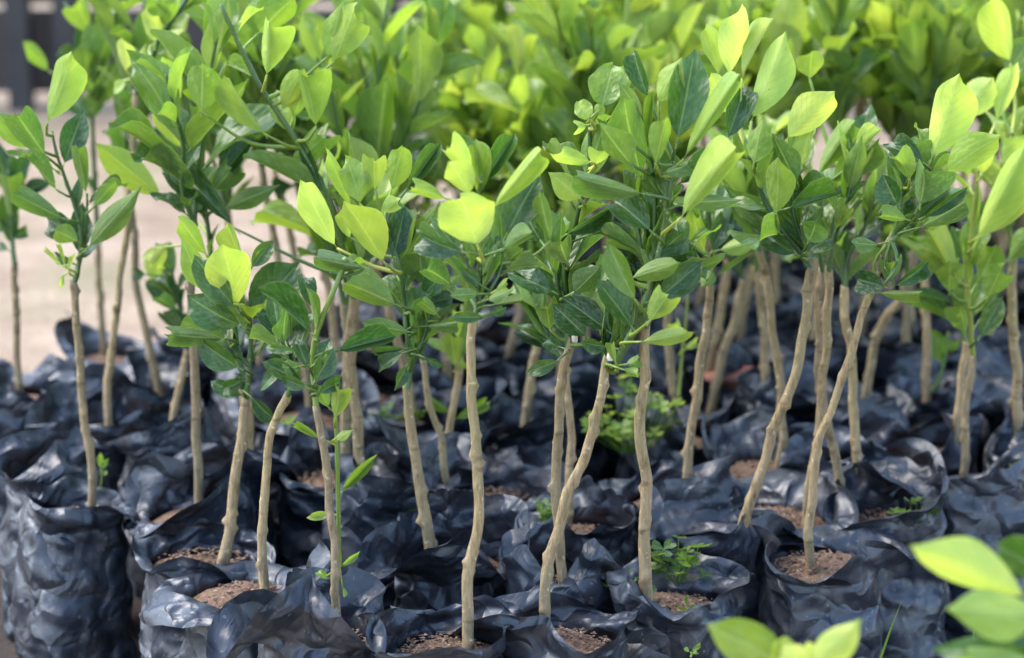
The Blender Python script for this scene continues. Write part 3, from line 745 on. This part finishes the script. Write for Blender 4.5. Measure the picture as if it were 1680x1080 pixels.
hero(k='p', R=.061, bag=(1480, 858), trunk=[(1398, 852), (1376, 770), (1346, 650), (1343, 560), (1350, 440)], r=(9.5, 8), lab='stem crossing behind the slender slanting one, foot bent right at the bag rim', blab='broad black bag with a folded square flap and clover, right front',
     shoots=[[(1350, 445), (1345, 400), (1360, 340), (1380, 280)]], sr=(4.5, 2.5), sg=0.15, fill=(10, .062, .1, .5), bagp=dict(l=1.2, f=0.4), bagseed=31,
     leaves=[(1338, 294, 1402, 198, 42, 'l', .5, -2, 'v'), (1354, 304, 1446, 231, 36, 'l', .45, -3, 'v'), (1328, 134, 1331, 80, 46, 'l', .62, 3), (1400, 270, 1430, 170, 40, 'u', .3, 3), (1380, 330, 1395, 290, 36, 'u', .05, 1)])
hero(k='q', bag=(1330, 858), trunk=[(1312, 872), (1331, 780), (1348, 660), (1357, 560), (1360, 440)], r=(9, 8), lab='pale stem rising behind the crossing pair right of centre', blab='black bag with dark brown soil directly behind the boxy front bag',
     shoots=[[(1360, 445), (1368, 390), (1390, 330), (1400, 260)]], sr=(4.5, 2.5), sg=0.15, fill=(12, .062, .08, .6), leaves=[])
hero(k='r', bag=(1425, 790), trunk=[(1411, 818), (1404, 720), (1401, 640), (1391, 550), (1386, 470)], r=(9.5, 8), lab='knobbly straight stem just right of the crossing stems', blab='black bag right of the crossing stems with a broad pale crease',
     shoots=[[(1386, 475), (1392, 420), (1420, 370), (1440, 300)], [(1387, 470), (1370, 410), (1365, 350)]], sr=(4.5, 2.5), sg=0.15, fill=(11, .06, .08, .6), leaves=[])
hero(k='s', bag=(1255, 772), trunk=[(1273, 782), (1284, 700), (1276, 580), (1258, 480), (1245, 408)], r=(9, 8), lab='stem behind the slanting one, curving left towards its top', blab='black bag with a strip of reddish soil behind the slanting stem',
     shoots=[[(1246, 412), (1235, 360), (1210, 310), (1195, 250)]], sr=(4.5, 2.5), sg=0.1, fill=(13, .065, .1, .8), leaves=[])
hero(k='t', bag=(1590, 832), trunk=[(1585, 822), (1581, 750), (1580, 690), (1590, 620), (1596, 585)], r=(9, 7.5), lab='right-hand seedling with a straight bright green shoot and large upright leaves', blab='black bag right of the clover bag under the bright green shoot',
     shoots=[[(1596, 592), (1592, 520), (1588, 480), (1592, 400), (1600, 330), (1606, 270)]], sr=(4.5, 3), sg=0.6, fill=(7, .06, .3, .8),
     leaves=[(1598, 405, 1692, 236, 64, 'l', .82, -4, 'f'), (1602, 392, 1704, 290, 50, 'l', .78, -3), (1572, 463, 1524, 374, 37, 'l', .72, -2, 'v'), (1557, 483, 1561, 420, 48, 'l', .42, -1), (1619, 494, 1647, 424, 48, 'l', .45, -4), (1605, 558, 1645, 488, 36, 'u', .28, -5), (1588, 550, 1565, 490, 40, 'l', .25, 1), (1600, 470, 1640, 400, 44, 'l', .5, 2), (1600, 350, 1660, 330, 40, 'u', .3, 1), (1578, 200, 1628, 128, 62, 'l', 1.0, 4, 'f'), (1632, 205, 1668, 104, 42, 'l', 1.0, 3), (1590, 300, 1560, 200, 40, 'l', .85, 4), (1610, 290, 1622, 225, 36, 'l', .85, -1), (1590, 430, 1560, 375, 40, 'u', .35, 2), (1610, 520, 1640, 480, 30, 'u', .2, 3)])
hero(k='u', bag=(1545, 752), trunk=[(1558, 765), (1568, 700), (1577, 650), (1585, 560)], r=(9, 7), lab='short stem forming a narrow V with the green-shooted seedling at right', blab='black bag behind the green-shooted seedling, foot of the V pair',
     shoots=[[(1585, 565), (1570, 510), (1555, 450), (1545, 380)]], sr=(4.5, 2.5), sg=0.3, fill=(13, .062, .1, .6), leaves=[])
hero(k='v', bag=(1668, 770), trunk=[(1678, 752), (1668, 640), (1664, 540), (1662, 420)], r=(10, 8.5), lab='bare stem rising along the right frame edge', blab='black bag at the right frame edge with a mossy mouth',
     shoots=[[(1662, 425), (1655, 360), (1650, 290), (1660, 220)]], sr=(4.5, 2.5), sg=0.4, fill=(14, .065, .3, .9), leaves=[(1650, 430, 1700, 380, 44, 'l', .5, -3), (1640, 270, 1690, 215, 44, 'l', .9, -1), (1660, 110, 1620, -10, 60, 'l', .85, 2), (1650, 130, 1690, 60, 50, 'u', .5, 3)])
hero(k='w', bag=(615, 828), trunk=[(612, 852), (592, 745), (583, 640), (577, 560), (582, 480)], r=(10, 10), lab='thick pale stem left of centre, nearer of a close pair', blab='black bag with a smooth broad front face, left of centre behind the creased collar',
     shoots=[[(581, 490), (565, 420), (540, 330), (482, 225), (420, 130), (362, 8)], [(582, 480), (600, 400), (590, 310)]], sr=(5.5, 3.5), sg=0.3, fill=(9, .07, .3, .75),
     leaves=[(437, 130, 448, 30, 58, 'l', .72, -4), (520, 215, 500, 110, 60, 'l', .55, -3), (545, 108, 592, 0, 60, 'l', .6, 0), (535, 100, 560, 10, 44, 'l', .6, 1), (480, 200, 505, 120, 40, 'l', .62, 1), (330, 190, 335, 100, 60, 'l', .5, -2), (437, 225, 365, 128, 40, 'l', .6, -3, 'v'), (460, 185, 500, 110, 44, 'l', .65, 0), (390, 380, 262, 236, 46, 'u', .05, 2, 'c'), (530, 320, 490, 225, 22, 'u', .08, -1), (470, 280, 560, 200, 46, 'l', .55, 1), (420, 60, 480, -10, 60, 'l', .55, 2)])
hero(k='x', bag=(540, 800), trunk=[(568, 795), (569, 700), (571, 590), (566, 500)], r=(11, 10), lab='thick pale stem left of centre, farther of a close pair', blab='black bag with a pointed film corner and red soil behind the green side shoot',
     shoots=[[(567, 505), (550, 440), (530, 380), (520, 300)], [(567, 500), (590, 420), (620, 350)]], sr=(4.5, 3), sg=0.3, fill=(13, .07, .3, .8), leaves=[])
hero(k='y', bag=(868, 722), trunk=[(856, 728), (866, 640), (884, 570), (888, 510)], r=(9.5, 8), lab='tan stem standing alone in the gap between the centre crowns', blab='tall dark black bag in the gap behind the central stem',
     shoots=[[(888, 515), (880, 450), (860, 380), (850, 320)], [(888, 510), (905, 440), (930, 360)]], sr=(4.5, 2.5), sg=0.2, fill=(12, .062, .1, .6), leaves=[])
hero(k='z', bag=(770, 812), trunk=[(752, 824), (726, 740), (706, 665), (694, 590)], r=(7.5, 6), lab='thin stem slanting left behind the central one', blab='black bag behind the creased collar bag, foot of the thin left-slanting stem',
     shoots=[[(694, 596), (690, 540), (700, 480), (710, 420)]], sr=(3.5, 2.5), sg=0.2, fill=(10, .055, .05, .35), leaves=[])
hero(k='A', bag=(700, 788), trunk=[(712, 795), (738, 700), (752, 620), (756, 560)], r=(9, 7), lab='stem slanting right beside a bright green sprout, left of centre', blab='black bag holding a stem and a bright green sprout, left of centre',
     shoots=[[(756, 565), (765, 500), (770, 430)], [(738, 760), (741, 690), (750, 610), (756, 545), (758, 500)]], sr=(4, 2.5), sg=0.65, fill=(6, .055, .2, .5),
     leaves=[(748, 605, 738, 535, 34, 'l', .65, -2), (755, 590, 768, 528, 30, 'u', .5, -2), (752, 560, 746, 490, 22, 'l', .9, -2), (745, 580, 695, 552, 18, 'u', .75, -2), (752, 605, 772, 590, 20, 'l', .7, -2), (742, 690, 812, 655, 22, 'u', .6, -2), (740, 680, 700, 650, 20, 'u', .5, -1)])
hero(k='B', bag=(290, 740), trunk=[(268, 738), (286, 680), (301, 610), (307, 575)], r=(9, 6.5), lab='short slanting grey stem with a small dark crown behind the round-leaf seedling', blab='black bag with a tall folded mouth, behind the open reddish bag',
     shoots=[[(306, 580), (300, 530), (290, 480), (280, 440)]], sr=(4, 2.5), sg=0.05, fill=(9, .05, .0, .15),
     leaves=[(300, 505, 248, 440, 50, 'u', .05, 0), (295, 510, 247, 480, 24, 'l', .2, -1), (292, 540, 258, 510, 16, 'u', .05), (240, 450, 212, 448, 22, 'u', .02, -1), (265, 480, 255, 405, 50, 'l', .8, 4)])
hero(k='C', bag=(410, 795), trunk=[(399, 805), (402, 740), (404, 680), (400, 620)], r=(12, 11), lab='stout pale stem directly behind the round-leaf seedling', blab='black bag with a mossy mouth behind the round-leaf seedling',
     shoots=[[(400, 625), (380, 540), (350, 450), (342, 380), (330, 290)]], sr=(5, 3), sg=0.1, fill=(8, .062, .05, .45),
     leaves=[(340, 330, 262, 235, 50, 'u', .02, -2, 'c'), (355, 300, 412, 225, 34, 'u', .03, -2), (345, 320, 395, 262, 46, 'l', .25, -3), (362, 345, 452, 306, 34, 'l', .3, -2), (335, 180, 330, 105, 62, 'l', .5, -1), (325, 325, 268, 285, 26, 'u', .1, -2), (342, 350, 290, 325, 40, 'u', .05, -1), (272, 328, 160, 239, 54, 'l', .7, 5, 'f'), (300, 250, 262, 150, 46, 'l', .7, 5), (285, 200, 262, 90, 60, 'l', .72, 6), (275, 400, 240, 440, 40, 'l', .75, 4)])
hero(k='D', bag=(1098, 722), trunk=[(1110, 735), (1103, 650), (1097, 570), (1096, 500)], r=(9, 7.5), lab='stem beside a bright thin green sprout right of the clover clump', blab='black bag right of the large clover clump with a green sprout',
     shoots=[[(1096, 505), (1090, 440), (1100, 380)], [(1113, 650), (1118, 590), (1126, 520), (1128, 480)]], sr=(4, 2.5), sg=0.65, fill=(8, .058, .2, .5), leaves=[(1120, 560, 1100, 520, 22, 'l', .8, -2), (1122, 575, 1150, 555, 16, 'l', .75, -2)])
hero(k='E', bag=(1165, 680), trunk=[(1152, 672), (1182, 590), (1208, 520), (1220, 460)], r=(9.5, 8), lab='brown stem slanting right in front of the reddish lump', blab='black bag beside the reddish lump right of centre',
     shoots=[[(1219, 465), (1210, 400), (1190, 330)]], sr=(4.5, 2.5), sg=0.15, fill=(13, .062, .05, .6), leaves=[])
hero(k='F', bag=(1255, 680), trunk=[(1262, 690), (1258, 600), (1250, 520), (1240, 440)], r=(9, 7.5), lab='pale stem rising beside the reddish lump', blab='black bag with mossy soil in front of the reddish lump',
     shoots=[[(1240, 445), (1250, 380), (1265, 300), (1260, 220)]], sr=(4.5, 2.5), sg=0.2, fill=(15, .066, .1, .9), leaves=[])
hero(k='G', bag=(1412, 705), trunk=[(1413, 700), (1425, 610), (1448, 530), (1478, 488), (1490, 440)], r=(9.5, 8), lab='pale stem that bends to the right halfway up, right of the knobbly one', blab='black bag behind the knobbly stem, foot of the right-bending stem',
     shoots=[[(1489, 445), (1480, 380), (1470, 300)]], sr=(4.5, 2.5), sg=0.2, fill=(14, .064, .1, .8), leaves=[])
hero(k='H', bag=(1530, 672), trunk=[(1520, 672), (1521, 590), (1519, 510), (1515, 440)], r=(9, 7.5), lab='straight stem with a drooping green sprout low on its right side', blab='black bag with a smooth upright back, foot of the stem with drooping sprout',
     shoots=[[(1515, 445), (1520, 380), (1530, 300)], [(1521, 650), (1540, 625), (1552, 580), (1556, 545)]], sr=(4, 2.5), sg=0.4, fill=(9, .062, .15, .7), leaves=[(1550, 580, 1568, 550, 30, 'l', .45, -2), (1545, 600, 1530, 550, 26, 'u', .5, -1), (1553, 560, 1515, 545, 24, 'u', .4, 0)])

hero(k='I', bag=(178, 590), trunk=[(170, 585), (165, 500), (161, 430), (160, 385)], r=(8, 6.5), lab='blurred seedling behind the tall dark stem, dark leafy top at the upper left', blab='black bag at the back left corner beside the bare path',
     shoots=[[(160, 390), (154, 260), (150, 170), (146, 90), (138, 10), (130, -50)]], sr=(4.5, 2.5), sg=0.15, fill=(6, .055, .15, .3),
     leaves=[(156, 168, 128, 62, 52, 'l', .38, -1), (152, 150, 176, 28, 58, 'l', .3, -2), (150, 182, 196, 96, 46, 'l', .5, -1), (148, 130, 96, 78, 30, 'u', .15), (82, 120, 36, 64, 26, 'l', .6, 2), (154, 120, 192, 12, 52, 'l', .45, 1), (150, 60, 110, -20, 44, 'l', .55, 0), (152, 120, 128, 42, 40, 'u', .05, 1), (150, 200, 112, 150, 34, 'u', .1, 1), (152, 60, 200, -20, 44, 'l', .55, 1)])

used_bags = []          # (x, y, R)
hero_data = []
for h in HEROES:
    base = on_z(*h['trunk'][0])
    c = on_z(*h['bag'])
    hero_data.append([h, base, c[:2].copy()])
# let the bags settle against each other
for it in range(140):
    for i in range(len(hero_data)):
        for j in range(i + 1, len(hero_data)):
            d = hero_data[j][2] - hero_data[i][2]; L = np.linalg.norm(d) + 1e-6
            if L < 0.108:
                p = d / L * (0.108 - L) * 0.5
                hero_data[i][2] -= p; hero_data[j][2] += p
    for H in hero_data:
        d = H[2] - H[1][:2]; L = np.linalg.norm(d)
        if L > 0.036: H[2] = H[1][:2] + d / L * 0.036

def grow(h, base, rng, seedno):
    Y = base[1]
    root = empty('citrus_seedling', tuple(base))
    tag(root, h['lab'], 'seedling')
    sc = pxscale(base)
    lean = rng.uniform(-0.03, 0.03)
    pts = [on_y(*h['trunk'][0], Y)]
    pts[0][2] -= 0.05
    n = len(h['trunk'])
    for i, (x, y) in enumerate(h['trunk'][1:], 1):
        pts.append(on_y(x, y, Y + lean * i / n))
    Yt = Y + lean
    r0, r1 = h['r'][0] / sc * 0.82 * rng.uniform(.93, 1.07), h['r'][1] / sc * 0.82
    me, org = stem_mesh('trunk', pts, r0 * 1.05, r1, M_BARK, seedno, 12, 0.0035, True, 1.2 if h.get('cut') else 0.4, 0.0024)
    tro = obj('trunk', me, root, Vector(org) - Vector(base))
    if h.get('cut'):
        cm, co = stem_mesh('cut_tip', [pts[-1] + np.array([0.002, -0.001, 0.0]), pts[-1] + np.array([0.004, -0.002, 0.012])], r1 * 0.8, r1 * 0.45, M_CUT, seedno, 8, 0.004, False, 1.0)
        obj('cut_tip', cm, tro, Vector(co) - Vector(org))
    fl = h['fill']
    samples = []
    for i, s in enumerate(h['shoots']):
        dz = 0.0 if i == 0 else rng.uniform(0.0, 0.03)
        m = len(s)
        sp = [on_y(x, y, Yt + dz * k / m + rng.uniform(-0.004, 0.006) * (k > 0)) for k, (x, y) in enumerate(s)]
        samples.append(catmull(sp, 0.004))
        k0 = 1.0 if i == 0 else 0.75
        g = h['sg']
        shoot_part(root, base, sp, h['sr'][0] / sc * k0, h['sr'][1] / sc * k0, seedno * 7 + i, g)
        if fl[0] and not (h['k'] in 'f' and i == 1) and not (h['k'] in 'DHA' and i == 1):
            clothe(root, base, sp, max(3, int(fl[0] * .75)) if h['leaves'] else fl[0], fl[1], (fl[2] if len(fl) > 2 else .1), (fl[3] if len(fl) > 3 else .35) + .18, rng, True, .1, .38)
    for sp in h['leaves']:
        pinned_leaf(root, base, Yt, sp, rng, np.concatenate(samples))
    return root

for i, (h, base, c) in enumerate(hero_data):
    rng = random.Random(1000 + ord(h['k']))
    grow(h, base, rng, 200 + i * 11)
    near = base[1] < 2.45
    make_bag(c, h.get('bagseed', 300 + i * 17), h.get('R', 0.0565), near, SOIL + rng.uniform(-0.004, 0.004), h['blab'], None, h.get('bagp'))
    used_bags.append((c[0], c[1]))

# ------------------------------------------------------------------ further bags and seedlings of the crowded rows
FRONT = ((-200, 640), (0, 700), (115, 850), (330, 915), (400, 985), (560, 1060), (745, 1075), (880, 1060), (1080, 1000), (1310, 925), (1490, 870), (1680, 850), (2000, 840))
BACK = ((-200, 650), (0, 640), (200, 588), (330, 590), (540, 545), (600, 500), (680, 400), (760, 350), (900, 345), (1200, 350), (1680, 350), (2000, 350))
protos = [bag_meshes(900 + k * 23, 0.0585, False, SOIL) for k in range(9)]
rng = random.Random(5)
extra = []
pitch = 0.117
row = 0
y = 1.84
while y < 3.95:
    x = -1.0 + (pitch / 2 if row % 2 else 0)
    while x < 1.0:
        p = (x + rng.uniform(-0.012, 0.012), y + rng.uniform(-0.012, 0.012))
        px, py = to_px((p[0], p[1], SOIL))
        fx = np.interp(px, [a for a, _ in FRONT], [b for _, b in FRONT]); bx = np.interp(px, [a for a, _ in BACK], [b for _, b in BACK])
        if -90 < px < 1770 and bx < py < fx - 4:
            if all((p[0] - a) ** 2 + (p[1] - b) ** 2 > 0.094 ** 2 for a, b in used_bags):
                used_bags.append(p); extra.append((p, px, py))
        x += pitch
    y += pitch * 0.87; row += 1

def wild_seedling(p, px, py, rng, no, height=None):
    base = np.array([p[0] + rng.uniform(-0.015, 0.015), p[1] + rng.uniform(-0.015, 0.015), SOIL + 0.003])
    root = empty('citrus_seedling', tuple(base))
    hgt = height or rng.uniform(0.21, 0.30)
    lx, ly = rng.uniform(-0.05, 0.05), rng.uniform(-0.03, 0.03)
    pts = [base - np.array([0, 0, .01])]
    for k in range(1, 5):
        f = k / 4
        pts.append(base + np.array([lx * f + rng.uniform(-.006, .006), ly * f + rng.uniform(-.006, .006), hgt * f]))
    me, org = stem_mesh('trunk', pts, rng.uniform(.0044, .0056), .0038, M_BARK, no, 9, 0.006, True, 0.5, 0.001)
    obj('trunk', me, root, Vector(org) - Vector(base))
    top = pts[-1]
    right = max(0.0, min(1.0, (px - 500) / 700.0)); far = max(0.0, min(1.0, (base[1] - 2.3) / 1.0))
    for s in range(rng.choice((2, 3, 3))):
        a = rng.uniform(0, 6.28); L = rng.uniform(0.12, 0.25) + 0.03 * far
        sp = [top - np.array([0, 0, .006])]
        sx, sy = math.cos(a) * rng.uniform(.02, .09), math.sin(a) * rng.uniform(.02, .07)
        for k in range(1, 5):
            f = k / 4
            sp.append(top + np.array([sx * f + rng.uniform(-.006, .006), sy * f + rng.uniform(-.006, .006), L * f]))
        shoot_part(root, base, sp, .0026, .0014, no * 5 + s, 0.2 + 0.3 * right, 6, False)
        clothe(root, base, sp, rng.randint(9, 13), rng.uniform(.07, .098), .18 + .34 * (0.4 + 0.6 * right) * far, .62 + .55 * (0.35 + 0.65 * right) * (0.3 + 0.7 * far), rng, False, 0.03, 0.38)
    return root

for i, (p, px, py) in enumerate(extra):
    rg = random.Random(4000 + i)
    left = px < 560
    far = p[1] > 2.9
    if left: where = 'in the sparse rows at the back left, by the bare path'
    elif px < 900: where = 'in the farthest rows at the top centre' if far else 'behind the central crowns'
    elif px < 1300: where = 'in the farthest rows right of centre' if far else 'behind the crowns right of centre'
    else: where = 'in the farthest rows at the top right' if far else 'in the crowded rows at the right edge'
    make_bag(p, i + 3, 0.0585, False, SOIL, 'black grow bag ' + where, 'bags ' + where, None, protos[i % len(protos)])
    if left and (rg.random() < 0.75 if px < 330 else rg.random() < 0.35):
        continue
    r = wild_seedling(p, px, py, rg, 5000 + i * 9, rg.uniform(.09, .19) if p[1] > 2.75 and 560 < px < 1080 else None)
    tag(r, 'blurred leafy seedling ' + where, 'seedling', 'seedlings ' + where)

# ------------------------------------------------------------------ near seedlings, blurred at the bottom right
def near_seedling(cx, Y, tips, leaves, lab, blab, seed):
    nb = np.array([cx, Y, SOIL]); rg = random.Random(seed)
    root = empty('citrus_seedling', tuple(nb)); tag(root, lab, 'seedling')
    tp = nb + np.array([0.01, 0.0, 0.13])
    me, org = stem_mesh('trunk', [nb - np.array([0, 0, .01]), nb + np.array([.006, .004, .07]), tp], .006, .005, M_BARK, seed, 10, .006, True, .4, .001)
    obj('trunk', me, root, Vector(org) - Vector(nb))
    for s, q in enumerate(tips):
        e = on_y(q[0], q[1], Y + .004)
        shoot_part(root, nb, [tp - np.array([0, 0, .004]), tp * .55 + e * .45 + np.array([.004, 0, .006]), e], .003, .002, seed + 1 + s, .6, 8, False)
    for sp in leaves:
        pinned_leaf(root, nb, Y, sp, rg)
    make_bag(nb, seed + 40, 0.0585, False, SOIL, blab)
near_seedling(0.175, 1.47, [(1312, 1106), (1330, 1112)], [(1306, 1104, 1165, 1024, 78, 'u', .72, 0), (1310, 1105, 1262, 1046, 60, 'l', .85, 1), (1330, 1110, 1408, 1026, 62, 'l', .97, -2), (1322, 1114, 1292, 1062, 60, 'l', .97, -3), (1318, 1110, 1350, 1052, 50, 'l', .97, 0)],
              'out-of-focus bright young leaves poking up at the bottom edge, right of centre', 'black grow bag below the bottom edge, right of centre', 71)
near_seedling(0.315, 1.44, [(1715, 1060), (1700, 985)], [(1696, 985, 1498, 893, 88, 'l', .93, 0, 'f'), (1720, 1012, 1568, 992, 90, 'l', .78, -2), (1740, 965, 1640, 890, 66, 'u', .3, 2), (1712, 1075, 1530, 1070, 54, 'u', .2, 1), (1712, 1080, 1540, 1088, 46, 'l', .6, 0), (1712, 1062, 1630, 1010, 56, 'u', .1, 3)],
              'out-of-focus seedling in the bottom right corner with one long bright leaf', 'black grow bag below the bottom right corner', 87)

# ------------------------------------------------------------------ weeds, sprouts and the reddish lump
def clover_leaf_mesh():
    v, f, uv = [], [], []
    for k in range(3):
        a0 = k * 2 * math.pi / 3
        ca, sa = math.cos(a0), math.sin(a0)
        pts = [(0, 0, 0), (.45, -.42, .10), (.85, -.50, .14), (1.0, -.22, .08), (.88, 0, .0), (1.0, .22, .08), (.85, .50, .14), (.45, .42, .10), (.5, 0, -.02)]
        b = len(v)
        for x, y_, z in pts:
            v.append((x * ca - y_ * sa, x * sa + y_ * ca, z + .12 * x)); uv.append((0.5 + y_ * 0.9, x))
        f += [(b, b + 1, b + 8), (b + 1, b + 2, b + 8), (b + 2, b + 3, b + 4, b + 8), (b + 8, b + 4, b + 5, b + 6), (b + 8, b + 6, b + 7), (b + 8, b + 7, b)]
    return mesh_of('clover_leaf', v, f, M_LEAF, True, uv)
CLOVER = clover_leaf_mesh()

def clover(px, py, spread, n, hgt, size, g, label, seed, Yoff=0.0):
    rg = random.Random(seed)
    base = on_z(px, py, SOIL + 0.004); base[1] += Yoff
    root = empty('clover_plant', tuple(base)); tag(root, label, 'clover')
    sc = pxscale(base)
    V, F = [], []
    for i in range(n):
        q = math.sqrt(rg.random()); a = rg.uniform(0, 6.28)
        tip = Vector((math.cos(a) * q * spread[0] / sc, math.sin(a) * q * spread[1] / sc, rg.uniform(.25, 1) * hgt * (1.15 - 0.5 * q)))
        o = obj('clover_leaf', CLOVER, root)
        s = size / sc * rg.uniform(.7, 1.25)
        R = Matrix.Rotation(rg.uniform(-.5, .5), 4, 'X') @ Matrix.Rotation(rg.uniform(-.5, .5), 4, 'Y') @ Matrix.Rotation(rg.uniform(0, 6.28), 4, 'Z')
        o.matrix_basis = Matrix.Translation(tip) @ R @ Matrix.Diagonal((s, s, s, 1))
        o.color = leaf_col(g + rg.uniform(-.1, .12), rg)
        b = len(V); foot = Vector((tip.x * .25, tip.y * .25, 0)); w = .0006
        for pt in (foot, (foot + tip) / 2 + Vector((tip.x * .1, tip.y * .1, .003)), tip):
            V += [pt + Vector((w, 0, 0)), pt + Vector((-w * .5, w, 0)), pt + Vector((-w * .5, -w, 0))]
        for j in (0, 3):
            for k in range(3):
                F.append((b + j + k, b + j + (k + 1) % 3, b + j + 3 + (k + 1) % 3, b + j + 3 + k))
    st = obj('stalks', mesh_of('stalks', V, F, M_SHOOT), root); st.color = leaf_col(.55, rg)
    return root

clover(1040, 752, (76, 60), 46, .085, 15, .74, 'large bright clover clump growing behind the straight pale stem', 1, 0.02)
clover(1112, 955, (46, 26), 18, .045, 18, .38, 'clover spilling over the bag rim right of the straight pale stem', 2)
clover(1035, 985, (42, 22), 14, .024, 13, .15, 'small dark clover left of the straight pale stem foot', 3)
clover(1500, 872, (38, 22), 24, .034, 14, .4, 'pale clover tuft on the bag with the folded square flap', 4)
clover(890, 862, (24, 26), 12, .030, 13, .5, 'small clover tuft in the bag left of the curved stem', 5)
clover(682, 862, (20, 14), 7, .018, 12, .45, 'tiny clover left of the creased collar bag', 6)
clover(600, 700, (42, 20), 12, .02, 14, .5, 'clover behind the thick pale pair of stems', 7)
clover(480, 715, (36, 20), 9, .02, 14, .65, 'bright clover left of the green side shoot', 8)

clover(1180, 560, (30, 16), 9, .03, 14, .6, 'clover sprigs behind the reddish lump', 9)
clover(655, 705, (34, 18), 10, .03, 14, .6, 'clover between the thick pale pair and the central stem', 10)
clover(1690, 800, (40, 18), 10, .03, 14, .4, 'clover at the right frame edge', 11)

def sprout(px, py, lv, label, seed, g=.6):
    base = on_z(px, py, SOIL + .004); rg = random.Random(seed)
    root = empty('weed_sprout', tuple(base)); tag(root, label, 'sprout')
    top = on_y(lv[0][0], lv[0][1], base[1])
    shoot_part(root, base, [base, (base + top) / 2 + np.array([.001, 0, 0]), top], .0011, .0008, seed, g, 6, False)
    for s in lv:
        pinned_leaf(root, base, base[1], (*s, g, 0), rg)
sprout(165, 800, [(166, 770, 178, 752, 10, 'u'), (165, 772, 164, 742, 10, 'l'), (166, 780, 176, 772, 9, 'u')], 'tiny green sprout right of the far left stem', 61)
sprout(1124, 1010, [(1128, 998, 1128, 976, 7, 'u'), (1130, 1000, 1142, 992, 7, 'u'), (1128, 1002, 1110, 996, 6, 'u')], 'tiny sprout on the litter soil beside the clover', 62)
sprout(1133, 1078, [(1133, 1070, 1153, 1055, 8, 'u'), (1132, 1070, 1122, 1062, 7, 'u'), (1134, 1072, 1148, 1070, 6, 'l')], 'tiny sprout at the bottom edge by the clover bag', 63)
sprout(372, 930, [(372, 900, 382, 880, 8, 'u'), (372, 902, 364, 886, 7, 'u')], 'tiny green sprout behind the round-leaf seedling stem', 64)

def blade_mesh():
    v, f = [], []
    for j in range(7):
        t = j / 6; w = .5 * (1 - t) ** .7 * (0.5 + t * 0.9 if t < .5 else 1)
        z = t; x = .18 * t * t
        v += [(x - w * .05, 0, z), (x, .012 * (1 - t), z), (x + w * .05, 0, z)]
    for j in range(6):
        for i in range(2): f.append((j * 3 + i, j * 3 + i + 1, j * 3 + 4 + i, j * 3 + 3 + i))
    return mesh_of('grass_blade', v, f, M_SHOOT)
BLADE = blade_mesh()
def grass(px, py, Y, blades, label, seed):
    rg = random.Random(seed)
    base = on_y(px, py, Y); base[2] = 0.0
    root = empty('grass_tuft', tuple(base)); tag(root, label, 'grass')
    for (dx, h, rz, tl) in blades:
        o = obj('grass_blade', BLADE, root, (dx, rg.uniform(-.01, .01), 0)); o.scale = (h * .7, h * .7, h); o.rotation_euler = (rg.uniform(-.1, .1), tl, rz)
        o.color = leaf_col(.55, rg)
grass(1408, 1075, 2.02, [(0, .165, 0.2, .12), (0.004, .10, 2.8, -.05)], 'single tall grass blade between the two boxy bags at front right', 81)
grass(1590, 1060, 2.03, [(-.01, .15, 3.0, -.2), (0, .13, 3.3, -.25), (.01, .12, .2, .1), (.03, .13, .5, .05), (.05, .12, 2.5, 0)], 'grass tuft low at right under the blurred near leaves', 82)

# reddish clay lump between the bags
rg = np.random.RandomState(3)
lump_c = on_z(1215, 640, SOIL + 0.0)
lv, lf = [], []
for j in range(9):
    a = math.pi * j / 8
    for i in range(16):
        b = 2 * math.pi * i / 16
        r = 1 + 0.3 * rg.uniform(-1, 1)
        lv.append((0.045 * math.sin(a) * math.cos(b) * r, 0.03 * math.sin(a) * math.sin(b) * r, 0.016 * math.cos(a) * r + .006))
lf = grid_faces(9, 16, True)
lo = obj('clay_lump', mesh_of('clay_lump', lv, lf, M_CLAY)); lo.location = (lump_c[0], lump_c[1] + .02, SOIL)
tag(lo, 'reddish clay lump lying on the bags right of centre', 'clay lump')
print('objects', len(bpy.data.objects), 'extra bags', len(extra))
